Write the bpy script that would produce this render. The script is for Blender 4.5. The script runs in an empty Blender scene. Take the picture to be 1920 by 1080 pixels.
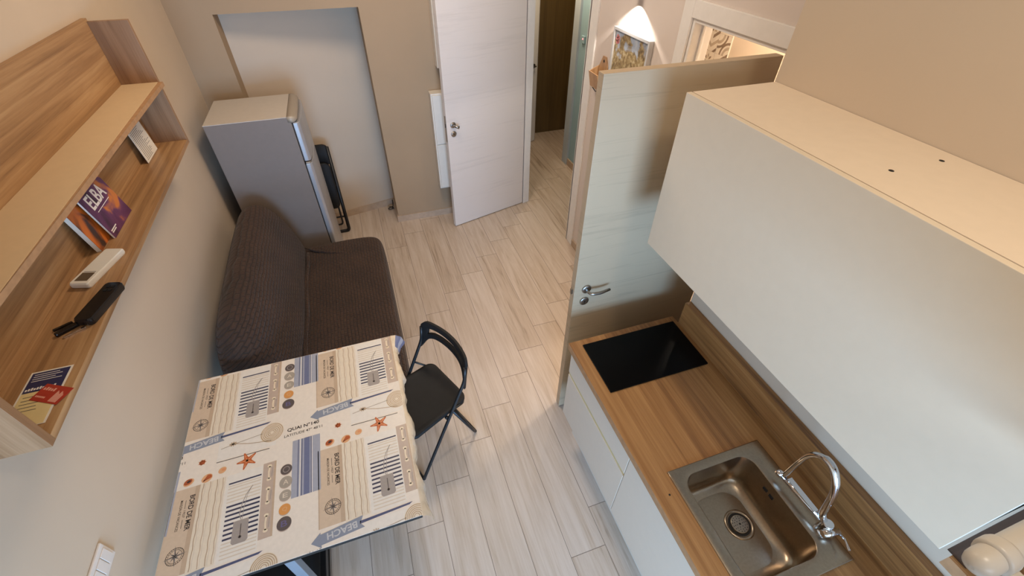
import bpy, bmesh, math, random
from mathutils import Vector, Matrix
random.seed(7)
S = bpy.context.scene
COL = S.collection
PI = math.pi

# ------------------------------------------------------------------ camera
H = 2.58
cam_d = bpy.data.cameras.new('camera')
cam_d.sensor_width = 36.0
cam_d.lens = 36.0 * 828.19 / 1920.0
cam_d.clip_start = 0.02
cam = bpy.data.objects.new('camera', cam_d); COL.objects.link(cam)
_p, _y, _r = [math.radians(a) for a in (41.93999745, 19.04304154, 0.54811427)]
_f = Vector((math.sin(_y)*math.cos(_p), math.cos(_y)*math.cos(_p), -math.sin(_p)))
_rt = Vector((math.cos(_y), -math.sin(_y), 0)); _up = _rt.cross(_f)
_r0 = math.cos(_r)*_rt + math.sin(_r)*_up
_u0 = -math.sin(_r)*_rt + math.cos(_r)*_up
cam.matrix_world = Matrix(((_r0.x, _u0.x, -_f.x, 0), (_r0.y, _u0.y, -_f.y, 0), (_r0.z, _u0.z, -_f.z, H), (0, 0, 0, 1)))
S.camera = cam

# ------------------------------------------------------------------ light
S.view_settings.view_transform = 'Standard'
S.view_settings.look = 'None'
S.view_settings.gamma = 1.0
S.view_settings.use_curve_mapping = False
S.view_settings.exposure = -0.24
W = bpy.data.worlds.new('world'); S.world = W; W.use_nodes = True
W.node_tree.nodes['Background'].inputs[0].default_value = (0.72, 0.85, 1.0, 1)
W.node_tree.nodes['Background'].inputs[1].default_value = 0.6

def light(name, kind, loc, energy, color, size=0.3, target=None, size_y=None, spot=None, blend=0.3):
    d = bpy.data.lights.new(name, kind); d.energy = energy; d.color = color
    if kind == 'AREA':
        d.size = size
        if size_y: d.shape = 'RECTANGLE'; d.size_y = size_y
        else: d.shape = 'DISK'
    elif kind == 'SPOT':
        d.spot_size = spot; d.spot_blend = blend; d.shadow_soft_size = size
    else:
        d.shadow_soft_size = size
    o = bpy.data.objects.new(name, d); COL.objects.link(o); o.location = loc
    if target is not None:
        o.rotation_euler = (Vector(target) - Vector(loc)).to_track_quat('-Z', 'Y').to_euler()
    return o
WARM = (1.0, 0.82, 0.64)
light('ceiling_light_room', 'AREA', (0.35, 2.6, 3.32), 38, WARM, 0.7, (0.35, 2.75, 0))
light('ceiling_light_kitchen', 'AREA', (0.75, 0.1, 3.30), 11, (1.0, 0.85, 0.66), 0.3, (0.75, 0.1, 0))
light('window_daylight', 'AREA', (0.0, -2.25, 1.05), 185, (0.34, 0.61, 1.0), 1.7, (0.0, 2.5, 0.9), 1.3)
light('upper_fill_daylight', 'AREA', (0.0, -2.25, 2.55), 30, (0.68, 0.83, 1.0), 1.7, (0.8, 3.0, 2.0), 0.75)  # added unseen source, brings cool light to the upper walls and doors
light('picture_spot', 'SPOT', (1.645, 2.65, 2.10), 14, (1.0, 0.90, 0.78), 0.012, (1.655, 2.65, 1.0), None, math.radians(122), 0.18)
light('bathroom_light', 'POINT', (2.35, 2.2, 2.35), 70, (1.0, 0.88, 0.72), 0.12)
light('hall_fill_light', 'POINT', (2.05, 4.6, 2.35), 36, (1.0, 0.80, 0.56), 0.12)  # added unseen light that lifts the unlit hall

# ------------------------------------------------------------------ materials
def lin(c):
    c = c / 255.0
    return c / 12.92 if c <= 0.04045 else ((c + 0.055) / 1.055) ** 2.4
def rgb(r, g, b): return (lin(r), lin(g), lin(b), 1)

def new_mat(name):
    m = bpy.data.materials.new(name); m.use_nodes = True
    nt = m.node_tree; b = nt.nodes['Principled BSDF']
    return m, nt, b
def N(nt, kind, **kw):
    n = nt.nodes.new(kind)
    for k, v in kw.items(): setattr(n, k, v)
    return n
def coords(nt, scale=(1, 1, 1), rot=(0, 0, 0), loc=(0, 0, 0)):
    t = N(nt, 'ShaderNodeTexCoord'); mp = N(nt, 'ShaderNodeMapping')
    mp.inputs['Scale'].default_value = scale; mp.inputs['Rotation'].default_value = rot; mp.inputs['Location'].default_value = loc
    nt.links.new(t.outputs['Object'], mp.inputs['Vector'])
    return mp.outputs[0]
def ramp(nt, fac, stops):
    r = N(nt, 'ShaderNodeValToRGB'); e = r.color_ramp.elements
    while len(e) < len(stops): e.new(0.5)
    for i, (p, c) in enumerate(stops): e[i].position = p; e[i].color = c
    nt.links.new(fac, r.inputs[0]); return r.outputs[0]
def noise(nt, vec, scale, detail=3, rough=0.5, dist=0.0):
    n = N(nt, 'ShaderNodeTexNoise'); n.inputs['Scale'].default_value = scale; n.inputs['Detail'].default_value = detail
    n.inputs['Roughness'].default_value = rough; n.inputs['Distortion'].default_value = dist
    nt.links.new(vec, n.inputs['Vector']); return n.outputs[0]
def bump(nt, b, height, strength=0.2, dist=0.002):
    n = N(nt, 'ShaderNodeBump'); n.inputs['Strength'].default_value = strength; n.inputs['Distance'].default_value = dist
    nt.links.new(height, n.inputs['Height']); nt.links.new(n.outputs[0], b.inputs['Normal'])
def math_n(nt, op, a, bb=None, c=None):
    n = N(nt, 'ShaderNodeMath', operation=op)
    for i, v in enumerate((a, bb, c)):
        if v is None: continue
        if isinstance(v, (int, float)): n.inputs[i].default_value = v
        else: nt.links.new(v, n.inputs[i])
    return n.outputs[0]

def plain(name, c, rough=0.5, metal=0.0, var=0.04, nscale=30, bmp=0.0, coat=0.0, spec=0.5):
    m, nt, b = new_mat(name)
    v = coords(nt); f = noise(nt, v, nscale, 4)
    lo = tuple(x * (1 - var) for x in c[:3]) + (1,); hi = tuple(min(1, x * (1 + var)) for x in c[:3]) + (1,)
    nt.links.new(ramp(nt, f, [(0.3, lo), (0.7, hi)]), b.inputs['Base Color'])
    b.inputs['Roughness'].default_value = rough; b.inputs['Metallic'].default_value = metal
    b.inputs['Specular IOR Level'].default_value = spec
    if coat: b.inputs['Coat Weight'].default_value = coat; b.inputs['Coat Roughness'].default_value = 0.08
    if bmp: bump(nt, b, f, bmp, 0.002)
    return m
def wood(name, axis, c0, c1, c2, across=11.0, along=0.8, rough=0.42):
    m, nt, b = new_mat(name)
    sc = [across] * 3; sc[axis] = along
    v = coords(nt, sc)
    n1 = noise(nt, v, 1.0, 5, 0.55, 1.1)
    sc2 = [across * 9] * 3; sc2[axis] = along * 2.6
    n2 = noise(nt, coords(nt, sc2), 1.0, 5, 0.65, 0.4)
    wv = N(nt, 'ShaderNodeTexWave', wave_type='RINGS', rings_direction='XYZ'[axis], wave_profile='SAW'); nt.links.new(coords(nt, [x * 0.6 for x in sc], (0, 0, 0), (1.7, 2.3, 1.1)), wv.inputs['Vector'])
    wv.inputs['Scale'].default_value = 1.1; wv.inputs['Distortion'].default_value = 5.0; wv.inputs['Detail'].default_value = 2.0; wv.inputs['Detail Scale'].default_value = 0.8
    f = math_n(nt, 'ADD', math_n(nt, 'MULTIPLY', n1, 0.56), math_n(nt, 'MULTIPLY', n2, 0.36))
    f = math_n(nt, 'ADD', f, math_n(nt, 'MULTIPLY', wv.outputs['Fac'], 0.08))
    nt.links.new(ramp(nt, f, [(0.34, c0), (0.5, c1), (0.66, c2)]), b.inputs['Base Color'])
    b.inputs['Roughness'].default_value = rough
    bump(nt, b, n2, 0.08, 0.001)
    return m

M = {}
M['wall'] = plain('wall_paint', rgb(206, 187, 164), 0.85, var=0.015, nscale=4, bmp=0.0)
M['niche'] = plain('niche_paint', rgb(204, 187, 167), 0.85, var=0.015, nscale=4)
M['wall_right'] = plain('right_wall_paint', rgb(220, 209, 202), 0.85, var=0.015, nscale=4)
M['wall_end'] = plain('end_wall_shaded_paint', rgb(172, 148, 120), 0.85, var=0.015, nscale=4)  # same wall paint, darkened for the shade on the back wall
M['ceiling'] = plain('ceiling_paint', rgb(235, 228, 218), 0.9, var=0.01)
M['white_warm'] = plain('cream_lacquer', rgb(226, 210, 186), 0.5, var=0.01)
M['white'] = plain('white_lacquer', rgb(224, 213, 198), 0.5, var=0.01)
M['white_matte'] = plain('white_matte', rgb(228, 222, 212), 0.6, var=0.015)
M['cab_top'] = plain('cabinet_cream_board', rgb(232, 214, 190), 0.55, var=0.015)
M['casing'] = plain('casing_white', rgb(236, 233, 230), 0.5, var=0.02)
M['skirt'] = plain('skirting_tile', rgb(186, 164, 142), 0.5, var=0.1, nscale=18)
OAK0, OAK1, OAK2 = rgb(130, 94, 60), rgb(168, 128, 86), rgb(192, 154, 110)
M['oak_y'] = wood('oak_along', 1, OAK0, OAK1, OAK2)
M['oak_z'] = wood('oak_upright', 2, rgb(116, 82, 54), rgb(148, 110, 76), rgb(168, 130, 96))  # same oak, with dimming put into the colour of the end panels
M['oak_x'] = wood('oak_across', 0, OAK0, OAK1, OAK2)
M['oak_top'] = wood('worktop_oak', 1, rgb(110, 72, 40), rgb(156, 110, 64), rgb(186, 140, 88), 9.0, 0.6, 0.38)
M['oak_edge'] = plain('oak_edging', rgb(176, 136, 98), 0.5, var=0.12, nscale=40)
M['cream_board'] = plain('cream_laminate', rgb(212, 184, 144), 0.5, var=0.02)
M['pine'] = wood('pale_pine', 2, rgb(150, 112, 76), rgb(186, 146, 104), rgb(206, 168, 126), 22)
M['black'] = plain('black_plastic', rgb(26, 26, 27), 0.6, var=0.1, spec=0.3)
M['black_metal'] = plain('black_steel', rgb(24, 25, 28), 0.4, var=0.1)
M['glass_black'] = plain('black_glass', rgb(6, 6, 7), 0.3, var=0.0, spec=0.12)
M['steel'] = plain('brushed_steel', rgb(172, 156, 136), 0.28, 1.0, var=0.06, nscale=120)  # warm lamp reflection put into the steel colour
M['chrome'] = plain('chrome', rgb(225, 225, 228), 0.06, 1.0, var=0.0)
M['satin'] = plain('satin_nickel', rgb(170, 166, 160), 0.3, 1.0, var=0.03)
M['dark'] = plain('dark_gap', rgb(26, 22, 20), 0.7, var=0.05)
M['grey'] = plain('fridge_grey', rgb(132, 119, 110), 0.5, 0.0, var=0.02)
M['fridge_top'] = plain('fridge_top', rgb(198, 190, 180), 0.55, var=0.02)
M['fridge_door'] = plain('fridge_door_silver', rgb(186, 186, 190), 0.32, 0.5, var=0.02)
M['fridge_cap'] = plain('fridge_cap', rgb(170, 158, 142), 0.4, 0.1, var=0.02)
M['blue'] = plain('blue_paint', rgb(150, 182, 196), 0.8, var=0.02, nscale=5)
M['lilac'] = plain('blue_grey_paint', rgb(176, 188, 200), 0.8, var=0.02, nscale=5)
M['brown'] = wood('dark_brown_door', 2, rgb(86, 68, 38), rgb(98, 78, 44), rgb(108, 86, 50), 20)
M['gap_shade_wood'] = wood('gap_shade_wood', 2, rgb(52, 36, 26), rgb(66, 46, 34), rgb(80, 56, 42))
M['post'] = plain('white_enamel', rgb(200, 194, 184), 0.35, var=0.01)
M['paper'] = plain('paper', rgb(232, 226, 214), 0.7, var=0.02)
M['ink'] = plain('ink', rgb(92, 84, 84), 0.7, var=0.0)
M['white_plastic'] = plain('white_plastic', rgb(226, 220, 208), 0.4, var=0.01)
M['lcd'] = plain('lcd', rgb(92, 78, 62), 0.25, var=0.05)
M['switch'] = plain('switch_plastic', rgb(226, 216, 206), 0.4, var=0.01)
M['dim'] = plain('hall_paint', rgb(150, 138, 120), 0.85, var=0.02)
M['navy'] = plain('navy_print', rgb(44, 44, 84), 0.6, var=0.05)
M['cream_paper'] = plain('cream_paper', rgb(226, 206, 150), 0.7, var=0.03)
M['red_card'] = plain('red_card', rgb(176, 58, 40), 0.5, var=0.08)
M['pink_ink'] = plain('pink_ink', rgb(232, 170, 150), 0.6, var=0.0)
M['white_ink'] = plain('white_ink', rgb(238, 232, 226), 0.6, var=0.0)
M['tile_base'] = plain('cement_tile_cream', rgb(226, 214, 196), 0.5, var=0.03)
M['tile_brown'] = plain('cement_tile_brown', rgb(138, 116, 96), 0.5, var=0.05)
M['tile_grey'] = plain('cement_tile_taupe', rgb(186, 168, 146), 0.5, var=0.05)

# door veneer: white with horizontal brushed grain
def veneer(name, c, k=0.93):
    m, nt, b = new_mat(name)
    n1 = noise(nt, coords(nt, (2.2, 2.2, 60)), 1.0, 5, 0.6, 0.6)
    n2 = noise(nt, coords(nt, (1.2, 1.2, 14)), 1.0, 3, 0.5, 0.8)
    f = math_n(nt, 'ADD', math_n(nt, 'MULTIPLY', n1, 0.6), math_n(nt, 'MULTIPLY', n2, 0.4))
    d = tuple(x * k for x in c[:3]) + (1,)
    nt.links.new(ramp(nt, f, [(0.36, d), (0.47, c), (0.8, c)]), b.inputs['Base Color'])
    b.inputs['Roughness'].default_value = 0.5
    bump(nt, b, n1, 0.25, 0.0015)
    return m
M['veneer'] = veneer('door_veneer', rgb(224, 216, 210))
M['veneer_b'] = veneer('door_veneer_shade', rgb(192, 170, 141), 0.84)  # same veneer, darkened for the shade on the bathroom leaf

# floor: wood-look porcelain planks, 0.197 x 1.2 m, each row shifted by 0.2025
def floor_mat():
    m, nt, b = new_mat('plank_floor')
    t = N(nt, 'ShaderNodeTexCoord'); sp = N(nt, 'ShaderNodeSeparateXYZ'); nt.links.new(t.outputs['Object'], sp.inputs[0])
    X, Y = sp.outputs[0], sp.outputs[1]
    u = math_n(nt, 'DIVIDE', math_n(nt, 'SUBTRACT', X, 0.36), 0.197)
    k = math_n(nt, 'FLOOR', u); fx = math_n(nt, 'FRACT', u)
    off = math_n(nt, 'MULTIPLY_ADD', math_n(nt, 'SUBTRACT', k, 1.0), 0.2025, 1.826)
    v = math_n(nt, 'DIVIDE', math_n(nt, 'SUBTRACT', Y, off), 1.2)
    j = math_n(nt, 'FLOOR', v); fy = math_n(nt, 'FRACT', v)
    cb = N(nt, 'ShaderNodeCombineXYZ'); nt.links.new(k, cb.inputs[0]); nt.links.new(j, cb.inputs[1])
    wn = N(nt, 'ShaderNodeTexWhiteNoise', noise_dimensions='2D'); nt.links.new(cb.outputs[0], wn.inputs['Vector'])
    # per-plank shifted grain coordinates
    sh = N(nt, 'ShaderNodeVectorMath', operation='MULTIPLY_ADD')
    nt.links.new(wn.outputs['Color'], sh.inputs[0]); sh.inputs[1].default_value = (13, 17, 19); nt.links.new(t.outputs['Object'], sh.inputs[2])
    mp = N(nt, 'ShaderNodeMapping'); mp.inputs['Scale'].default_value = (16, 1.3, 1); nt.links.new(sh.outputs[0], mp.inputs[0])
    mp2 = N(nt, 'ShaderNodeMapping'); mp2.inputs['Scale'].default_value = (70, 3.0, 1); nt.links.new(sh.outputs[0], mp2.inputs[0])
    n1 = noise(nt, mp.outputs[0], 1.0, 5, 0.6, 1.0); n2 = noise(nt, mp2.outputs[0], 1.0, 4, 0.6, 0.4)
    f = math_n(nt, 'ADD', math_n(nt, 'MULTIPLY', n1, 0.6), math_n(nt, 'MULTIPLY', n2, 0.4))
    f = math_n(nt, 'ADD', f, math_n(nt, 'MULTIPLY', math_n(nt, 'SUBTRACT', wn.outputs['Value'], 0.5), 0.10))
    col = ramp(nt, f, [(0.28, rgb(152, 132, 114)), (0.42, rgb(192, 174, 156)), (0.58, rgb(206, 191, 177)), (0.75, rgb(214, 201, 188))])
    # joints
    ex = math_n(nt, 'LESS_THAN', math_n(nt, 'MULTIPLY', math_n(nt, 'MINIMUM', fx, math_n(nt, 'SUBTRACT', 1.0, fx)), 0.197), 0.0013)
    ey = math_n(nt, 'LESS_THAN', math_n(nt, 'MULTIPLY', math_n(nt, 'MINIMUM', fy, math_n(nt, 'SUBTRACT', 1.0, fy)), 1.2), 0.0015)
    e = math_n(nt, 'MAXIMUM', ex, ey)
    mx = N(nt, 'ShaderNodeMix', data_type='RGBA'); nt.links.new(e, mx.inputs[0]); nt.links.new(col, mx.inputs[6]); mx.inputs[7].default_value = rgb(112, 98, 86)
    nt.links.new(mx.outputs[2], b.inputs['Base Color'])
    b.inputs['Roughness'].default_value = 0.42
    h = math_n(nt, 'SUBTRACT', math_n(nt, 'MULTIPLY', f, 0.4), e); bump(nt, b, h, 0.15, 0.001)
    return m
M['floor'] = floor_mat()

# sofa cover: embossed small blocks
def quilt(name, a, bx, c):
    m, nt, b = new_mat(name)
    t = N(nt, 'ShaderNodeTexCoord'); sp = N(nt, 'ShaderNodeSeparateXYZ'); nt.links.new(t.outputs['Object'], sp.inputs[0])
    cb = N(nt, 'ShaderNodeCombineXYZ'); nt.links.new(sp.outputs[a], cb.inputs[0])
    second = sp.outputs[bx] if bx == 0 else math_n(nt, 'SUBTRACT', math_n(nt, 'MULTIPLY', sp.outputs[2], 0.8), math_n(nt, 'MULTIPLY', sp.outputs[0], 0.6))
    nt.links.new(second, cb.inputs[1])
    wv = noise(nt, cb.outputs[0], 9.0, 2)
    va = N(nt, 'ShaderNodeVectorMath', operation='ADD'); nt.links.new(cb.outputs[0], va.inputs[0])
    sc = N(nt, 'ShaderNodeVectorMath', operation='SCALE'); nt.links.new(wv, sc.inputs[0]); sc.inputs['Scale'].default_value = 0.02; nt.links.new(sc.outputs[0], va.inputs[1])
    br = N(nt, 'ShaderNodeTexBrick'); br.inputs['Scale'].default_value = 1.0
    br.inputs['Brick Width'].default_value = 0.042; br.inputs['Row Height'].default_value = 0.021; br.inputs['Mortar Size'].default_value = 0.005; br.inputs['Mortar Smooth'].default_value = 1.0
    nt.links.new(va.outputs[0], br.inputs['Vector'])
    fine = noise(nt, cb.outputs[0], 160, 3)
    h = math_n(nt, 'ADD', math_n(nt, 'MULTIPLY', br.outputs['Fac'], -1.0), math_n(nt, 'MULTIPLY', fine, 0.5))
    big = noise(nt, cb.outputs[0], 5, 3)
    lo = tuple(x * 0.55 for x in c[:3]) + (1,); hi = tuple(x * 1.5 for x in c[:3]) + (1,)
    nt.links.new(ramp(nt, math_n(nt, 'SUBTRACT', math_n(nt, 'ADD', math_n(nt, 'MULTIPLY', big, 0.6), math_n(nt, 'MULTIPLY', fine, 0.5)), math_n(nt, 'MULTIPLY', br.outputs['Fac'], 0.22)), [(0.25, lo), (0.7, hi)]), b.inputs['Base Color'])
    b.inputs['Roughness'].default_value = 0.92; b.inputs['Sheen Weight'].default_value = 0.08
    bump(nt, b, h, 0.9, 0.006)
    return m
SOFA = rgb(60, 42, 31)
M['quilt_seat'] = quilt('sofa_cover_seat', 1, 0, SOFA)
M['quilt_back'] = quilt('sofa_cover_back', 1, 2, SOFA)

# ------------------------------------------------------------------ mesh helpers
class MB:
    def __init__(self): self.bm = bmesh.new()
    def face(self, pts, mi=0):
        vs = [self.bm.verts.new(p) for p in pts]
        try: f = self.bm.faces.new(vs); f.material_index = mi; return f
        except ValueError: return None
    def box(self, x0, x1, y0, y1, z0, z1, mat=None, mi=0):
        c = [(x, y, z) for z in (z0, z1) for y in (y0, y1) for x in (x0, x1)]
        if mat is not None: c = [tuple(mat @ Vector(p)) for p in c]
        v = [self.bm.verts.new(p) for p in c]
        for q in ((0, 2, 3, 1), (4, 5, 7, 6), (0, 1, 5, 4), (2, 6, 7, 3), (0, 4, 6, 2), (1, 3, 7, 5)):
            self.bm.faces.new([v[i] for i in q]).material_index = mi
        return self
    def prism(self, poly, axis, a, b, mi=0):
        """extrude a 2-D polygon along an axis from a to b; poly in the two other axes in xyz order"""
        def P(p, t):
            l = list(p); l.insert(axis, t); return tuple(l)
        A = [self.bm.verts.new(P(p, a)) for p in poly]; B = [self.bm.verts.new(P(p, b)) for p in poly]
        n = len(poly)
        self.bm.faces.new(A[::-1]).material_index = mi; self.bm.faces.new(B).material_index = mi
        for i in range(n): self.bm.faces.new((A[i], A[(i+1) % n], B[(i+1) % n], B[i])).material_index = mi
        return self
    def tube(self, pts, r, seg=12, closed=False, mi=0, flat=None):
        pts = [Vector(p) for p in pts]; n = len(pts); rings = []
        rr = r if isinstance(r, (list, tuple)) else [r] * n
        t0 = (pts[1] - pts[0]).normalized()
        ref = Vector((0, 0, 1)) if abs(t0.z) < 0.9 else Vector((0, 1, 0))
        nrm = (ref - t0 * ref.dot(t0)).normalized()
        for i, p in enumerate(pts):
            if closed: t = (pts[(i+1) % n] - pts[i-1]).normalized()
            elif i == 0: t = t0
            elif i == n-1: t = (pts[-1] - pts[-2]).normalized()
            else: t = ((pts[i+1] - p).normalized() + (p - pts[i-1]).normalized()).normalized()
            nrm = (nrm - t * nrm.dot(t)).normalized(); bn = t.cross(nrm)
            fl = flat or 1.0
            rings.append([self.bm.verts.new(p + rr[i] * (math.cos(2*PI*k/seg) * nrm * fl + math.sin(2*PI*k/seg) * bn)) for k in range(seg)])
        m = n if closed else n - 1
        for i in range(m):
            a, b = rings[i], rings[(i+1) % n]
            for k in range(seg):
                f = self.bm.faces.new((a[k], a[(k+1) % seg], b[(k+1) % seg], b[k])); f.smooth = True; f.material_index = mi
        if not closed:
            self.bm.faces.new(rings[0][::-1]).material_index = mi; self.bm.faces.new(rings[-1]).material_index = mi
        return self
    def lathe(self, prof, c=(0, 0, 0), axis=Vector((0, 0, 1)), seg=24, mi=0, cap=True):
        q = Vector((0, 0, 1)).rotation_difference(Vector(axis).normalized()); c = Vector(c)
        rings = [[self.bm.verts.new(c + q @ Vector((r * math.cos(2*PI*k/seg), r * math.sin(2*PI*k/seg), z))) for k in range(seg)] for r, z in prof]
        for a, b in zip(rings, rings[1:]):
            for k in range(seg):
                f = self.bm.faces.new((a[k], a[(k+1) % seg], b[(k+1) % seg], b[k])); f.smooth = True; f.material_index = mi
        if cap:
            self.bm.faces.new(rings[0][::-1]).material_index = mi; self.bm.faces.new(rings[-1]).material_index = mi
        return self
    def loft(self, rings, mi=0, smooth=True, caps=True):
        R = [[self.bm.verts.new(p) for p in ring] for ring in rings]; n = len(R[0])
        for a, b in zip(R, R[1:]):
            for k in range(n):
                f = self.bm.faces.new((a[k], a[(k+1) % n], b[(k+1) % n], b[k])); f.smooth = smooth; f.material_index = mi
        if caps:
            f = self.bm.faces.new(R[0][::-1]); f.smooth = smooth; f.material_index = mi
            f = self.bm.faces.new(R[-1]); f.smooth = smooth; f.material_index = mi
        return self
    def build(self, name, mats, parent=None, bevel=0.0, seg=2, sub=0, smooth=False, origin=None, fixn=True):
        if fixn: bmesh.ops.recalc_face_normals(self.bm, faces=self.bm.faces)
        org = Vector(origin) if origin is not None else (parent['_o'] if parent is not None and '_o' in parent else None)
        if org is not None: bmesh.ops.translate(self.bm, verts=self.bm.verts, vec=-Vector(org))
        me = bpy.data.meshes.new(name); self.bm.to_mesh(me); self.bm.free()
        for m in (mats if isinstance(mats, (list, tuple)) else [mats]): me.materials.append(m)
        if smooth:
            for p in me.polygons: p.use_smooth = True
        o = bpy.data.objects.new(name, me); COL.objects.link(o)
        if parent is not None: o.parent = parent
        if origin is not None and parent is None: o.location = origin
        if origin is not None and parent is not None: o.location = Vector(origin) - ROOT.get(parent.name, Vector())
        if bevel:
            md = o.modifiers.new('bevel', 'BEVEL'); md.width = bevel; md.segments = seg; md.limit_method = 'ANGLE'; md.angle_limit = math.radians(35)
        if sub:
            md = o.modifiers.new('sub', 'SUBSURF'); md.levels = sub; md.render_levels = sub
        return o
ROOT = {}
def thing(name, label, cat, loc, rotz=0, group=None):
    o = bpy.data.objects.new(name, None); COL.objects.link(o); o.empty_display_size = 0.1
    o.location = loc; o.rotation_euler = (0, 0, rotz); o['label'] = label; o['category'] = cat
    if group: o['group'] = group
    ROOT[o.name] = Vector(loc)
    return o
def tag(o, label, cat, group=None):
    o['label'] = label; o['category'] = cat
    if group: o['group'] = group
    return o
def part(mb, name, mats, parent, local=False, **kw):
    """a part given in world coordinates, stored relative to its thing (local=True: already relative)"""
    if not local:
        r = parent; off = Vector()
        while r is not None: off += Vector(r.location); r = r.parent
        bmesh.ops.translate(mb.bm, verts=mb.bm.verts, vec=-off)
    return mb.build(name, mats, parent, **kw)
def struct(mb, name, mats, **kw):
    o = mb.build(name, mats, **kw); o['kind'] = 'structure'; return o
def arc(cx, cy, r, a0, a1, n): return [(cx + r*math.cos(a0+(a1-a0)*i/n), cy + r*math.sin(a0+(a1-a0)*i/n)) for i in range(n+1)]
def rrect(x0, x1, y0, y1, r, n=6):
    return arc(x1-r, y1-r, r, 0, PI/2, n) + arc(x0+r, y1-r, r, PI/2, PI, n) + arc(x0+r, y0+r, r, PI, 1.5*PI, n) + arc(x1-r, y0+r, r, 1.5*PI, 2*PI, n)
_tc = {}
BOLD = ('ELBA', 'BORD DE MER', 'BEACH', 'QUAI N°140')
def text_tris(s):
    """triangles of a line of lettering, normalised to the unit box"""
    if s in _tc: return _tc[s]
    cu = bpy.data.curves.new('t', 'FONT'); cu.body = s; cu.offset = 0.022 if s in BOLD else 0.006; cu.resolution_u = 4; o = bpy.data.objects.new('t', cu); COL.objects.link(o)
    bpy.context.view_layer.update()
    me = bpy.data.meshes.new_from_object(o.evaluated_get(bpy.context.evaluated_depsgraph_get()))
    me.calc_loop_triangles()
    xs = [v.co.x for v in me.vertices]; ys = [v.co.y for v in me.vertices]
    x0, x1, y0, y1 = min(xs), max(xs), min(ys), max(ys)
    T = [[((me.vertices[i].co.x - x0) / (x1 - x0), (me.vertices[i].co.y - y0) / (y1 - y0)) for i in t.vertices] for t in me.loop_triangles]
    bpy.data.objects.remove(o); bpy.data.curves.remove(cu); bpy.data.meshes.remove(me)
    _tc[s] = T; return T
def put_text(mb, s, O, U, V, mi):
    """lettering in the plane spanned by U (whole line length) and V (letter height) from O"""
    O, U, V = Vector(O), Vector(U), Vector(V)
    for t in text_tris(s): mb.face([O + U*a + V*b for a, b in t], mi)

# ------------------------------------------------------------------ room shell
XL, XK, XB, YB = -1.115, 1.385, 1.70, 4.07
CZ = 3.40
struct(MB().box(-1.4, 4.4, -2.6, 6.6, -0.1, 0.0), 'floor', M['floor'])
struct(MB().box(-1.4, 4.4, -2.6, 6.6, CZ, CZ+0.1), 'ceiling', M['ceiling'])
struct(MB().box(XL-0.15, XL, -2.4, 4.9, 0, CZ), 'wall_left', M['wall'])
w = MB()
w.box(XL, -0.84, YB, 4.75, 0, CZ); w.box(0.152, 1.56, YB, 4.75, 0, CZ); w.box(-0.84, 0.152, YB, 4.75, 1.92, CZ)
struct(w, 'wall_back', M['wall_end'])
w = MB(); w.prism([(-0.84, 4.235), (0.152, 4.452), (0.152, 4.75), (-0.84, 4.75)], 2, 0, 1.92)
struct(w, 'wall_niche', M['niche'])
struct(MB().box(XK, XB+0.12, -2.4, 1.24, 0, CZ), 'wall_kitchen', M['wall'])
w = MB()
w.box(XB, XB+0.12, 1.24, 1.50, 0, CZ); w.box(XB, XB+0.12, 2.145, 3.25, 0, CZ); w.box(XB, XB+0.12, 1.50, 2.145, 2.112, CZ)
struct(w, 'wall_bathroom', M['wall_right'])
# header over the slanted hall doorway
w = MB(); w.prism([(1.70, 3.25), (1.82, 3.25), (1.67, 4.07), (1.56, 4.07)], 2, 2.13, CZ); struct(w, 'wall_hall_header', M['wall'])
# wall behind with window and an added upper opening for light, mezzanine deck
w = MB()
w.box(XL, -0.9, -2.4, -2.2, 0, CZ); w.box(0.9, XK, -2.4, -2.2, 0, CZ); w.box(-0.9, 0.9, -2.4, -2.2, 0, 0.35); w.box(-0.9, 0.9, -2.4, -2.2, 1.72, 2.15); w.box(-0.9, 0.9, -2.4, -2.2, 2.95, CZ)
struct(w, 'wall_window', M['wall'])
w = MB()
for x0, x1 in ((-0.9, -0.85), (-0.03, 0.03), (0.85, 0.9)): w.box(x0, x1, -2.33, -2.27, 0.35, 1.72)
w.box(-0.85, 0.85, -2.33, -2.27, 0.35, 0.40); w.box(-0.85, 0.85, -2.33, -2.27, 1.67, 1.72)
struct(w, 'window_1', M['casing'])
w = MB()
for x0, x1 in ((-0.9, -0.85), (-0.03, 0.03), (0.85, 0.9)): w.box(x0, x1, -2.33, -2.27, 2.15, 2.95)
w.box(-0.85, 0.85, -2.33, -2.27, 2.15, 2.20); w.box(-0.85, 0.85, -2.33, -2.27, 2.90, 2.95)
struct(w, 'window_added', M['casing'])  # frame of the window added for the upper cool light
struct(MB().box(XL, XK, -2.2, -0.16, 1.80, 1.86), 'floor_mezzanine', M['oak_x'])
# hall
struct(MB().box(2.36, 2.48, 3.2, 4.80, 0, 2.6), 'wall_hall_right', M['blue'])
struct(MB().box(2.335, 2.495, 4.72, 4.85, 0, 2.6), 'trim_1', M['lilac'])
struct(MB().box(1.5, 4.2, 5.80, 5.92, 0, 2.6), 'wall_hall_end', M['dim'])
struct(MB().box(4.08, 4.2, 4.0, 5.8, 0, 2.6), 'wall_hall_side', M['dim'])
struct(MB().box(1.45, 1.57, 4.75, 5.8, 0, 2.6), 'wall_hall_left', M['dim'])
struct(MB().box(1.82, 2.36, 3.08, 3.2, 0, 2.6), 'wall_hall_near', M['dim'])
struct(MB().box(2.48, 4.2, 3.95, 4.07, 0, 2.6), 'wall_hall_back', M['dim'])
w = MB(); w.prism([(1.83, 3.2), (4.2, 3.2), (4.2, 5.9), (1.45, 5.9), (1.45, 4.76), (1.68, 4.08)], 2, 2.6, 2.68); struct(w, 'ceiling_hall', M['dim'])
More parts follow.
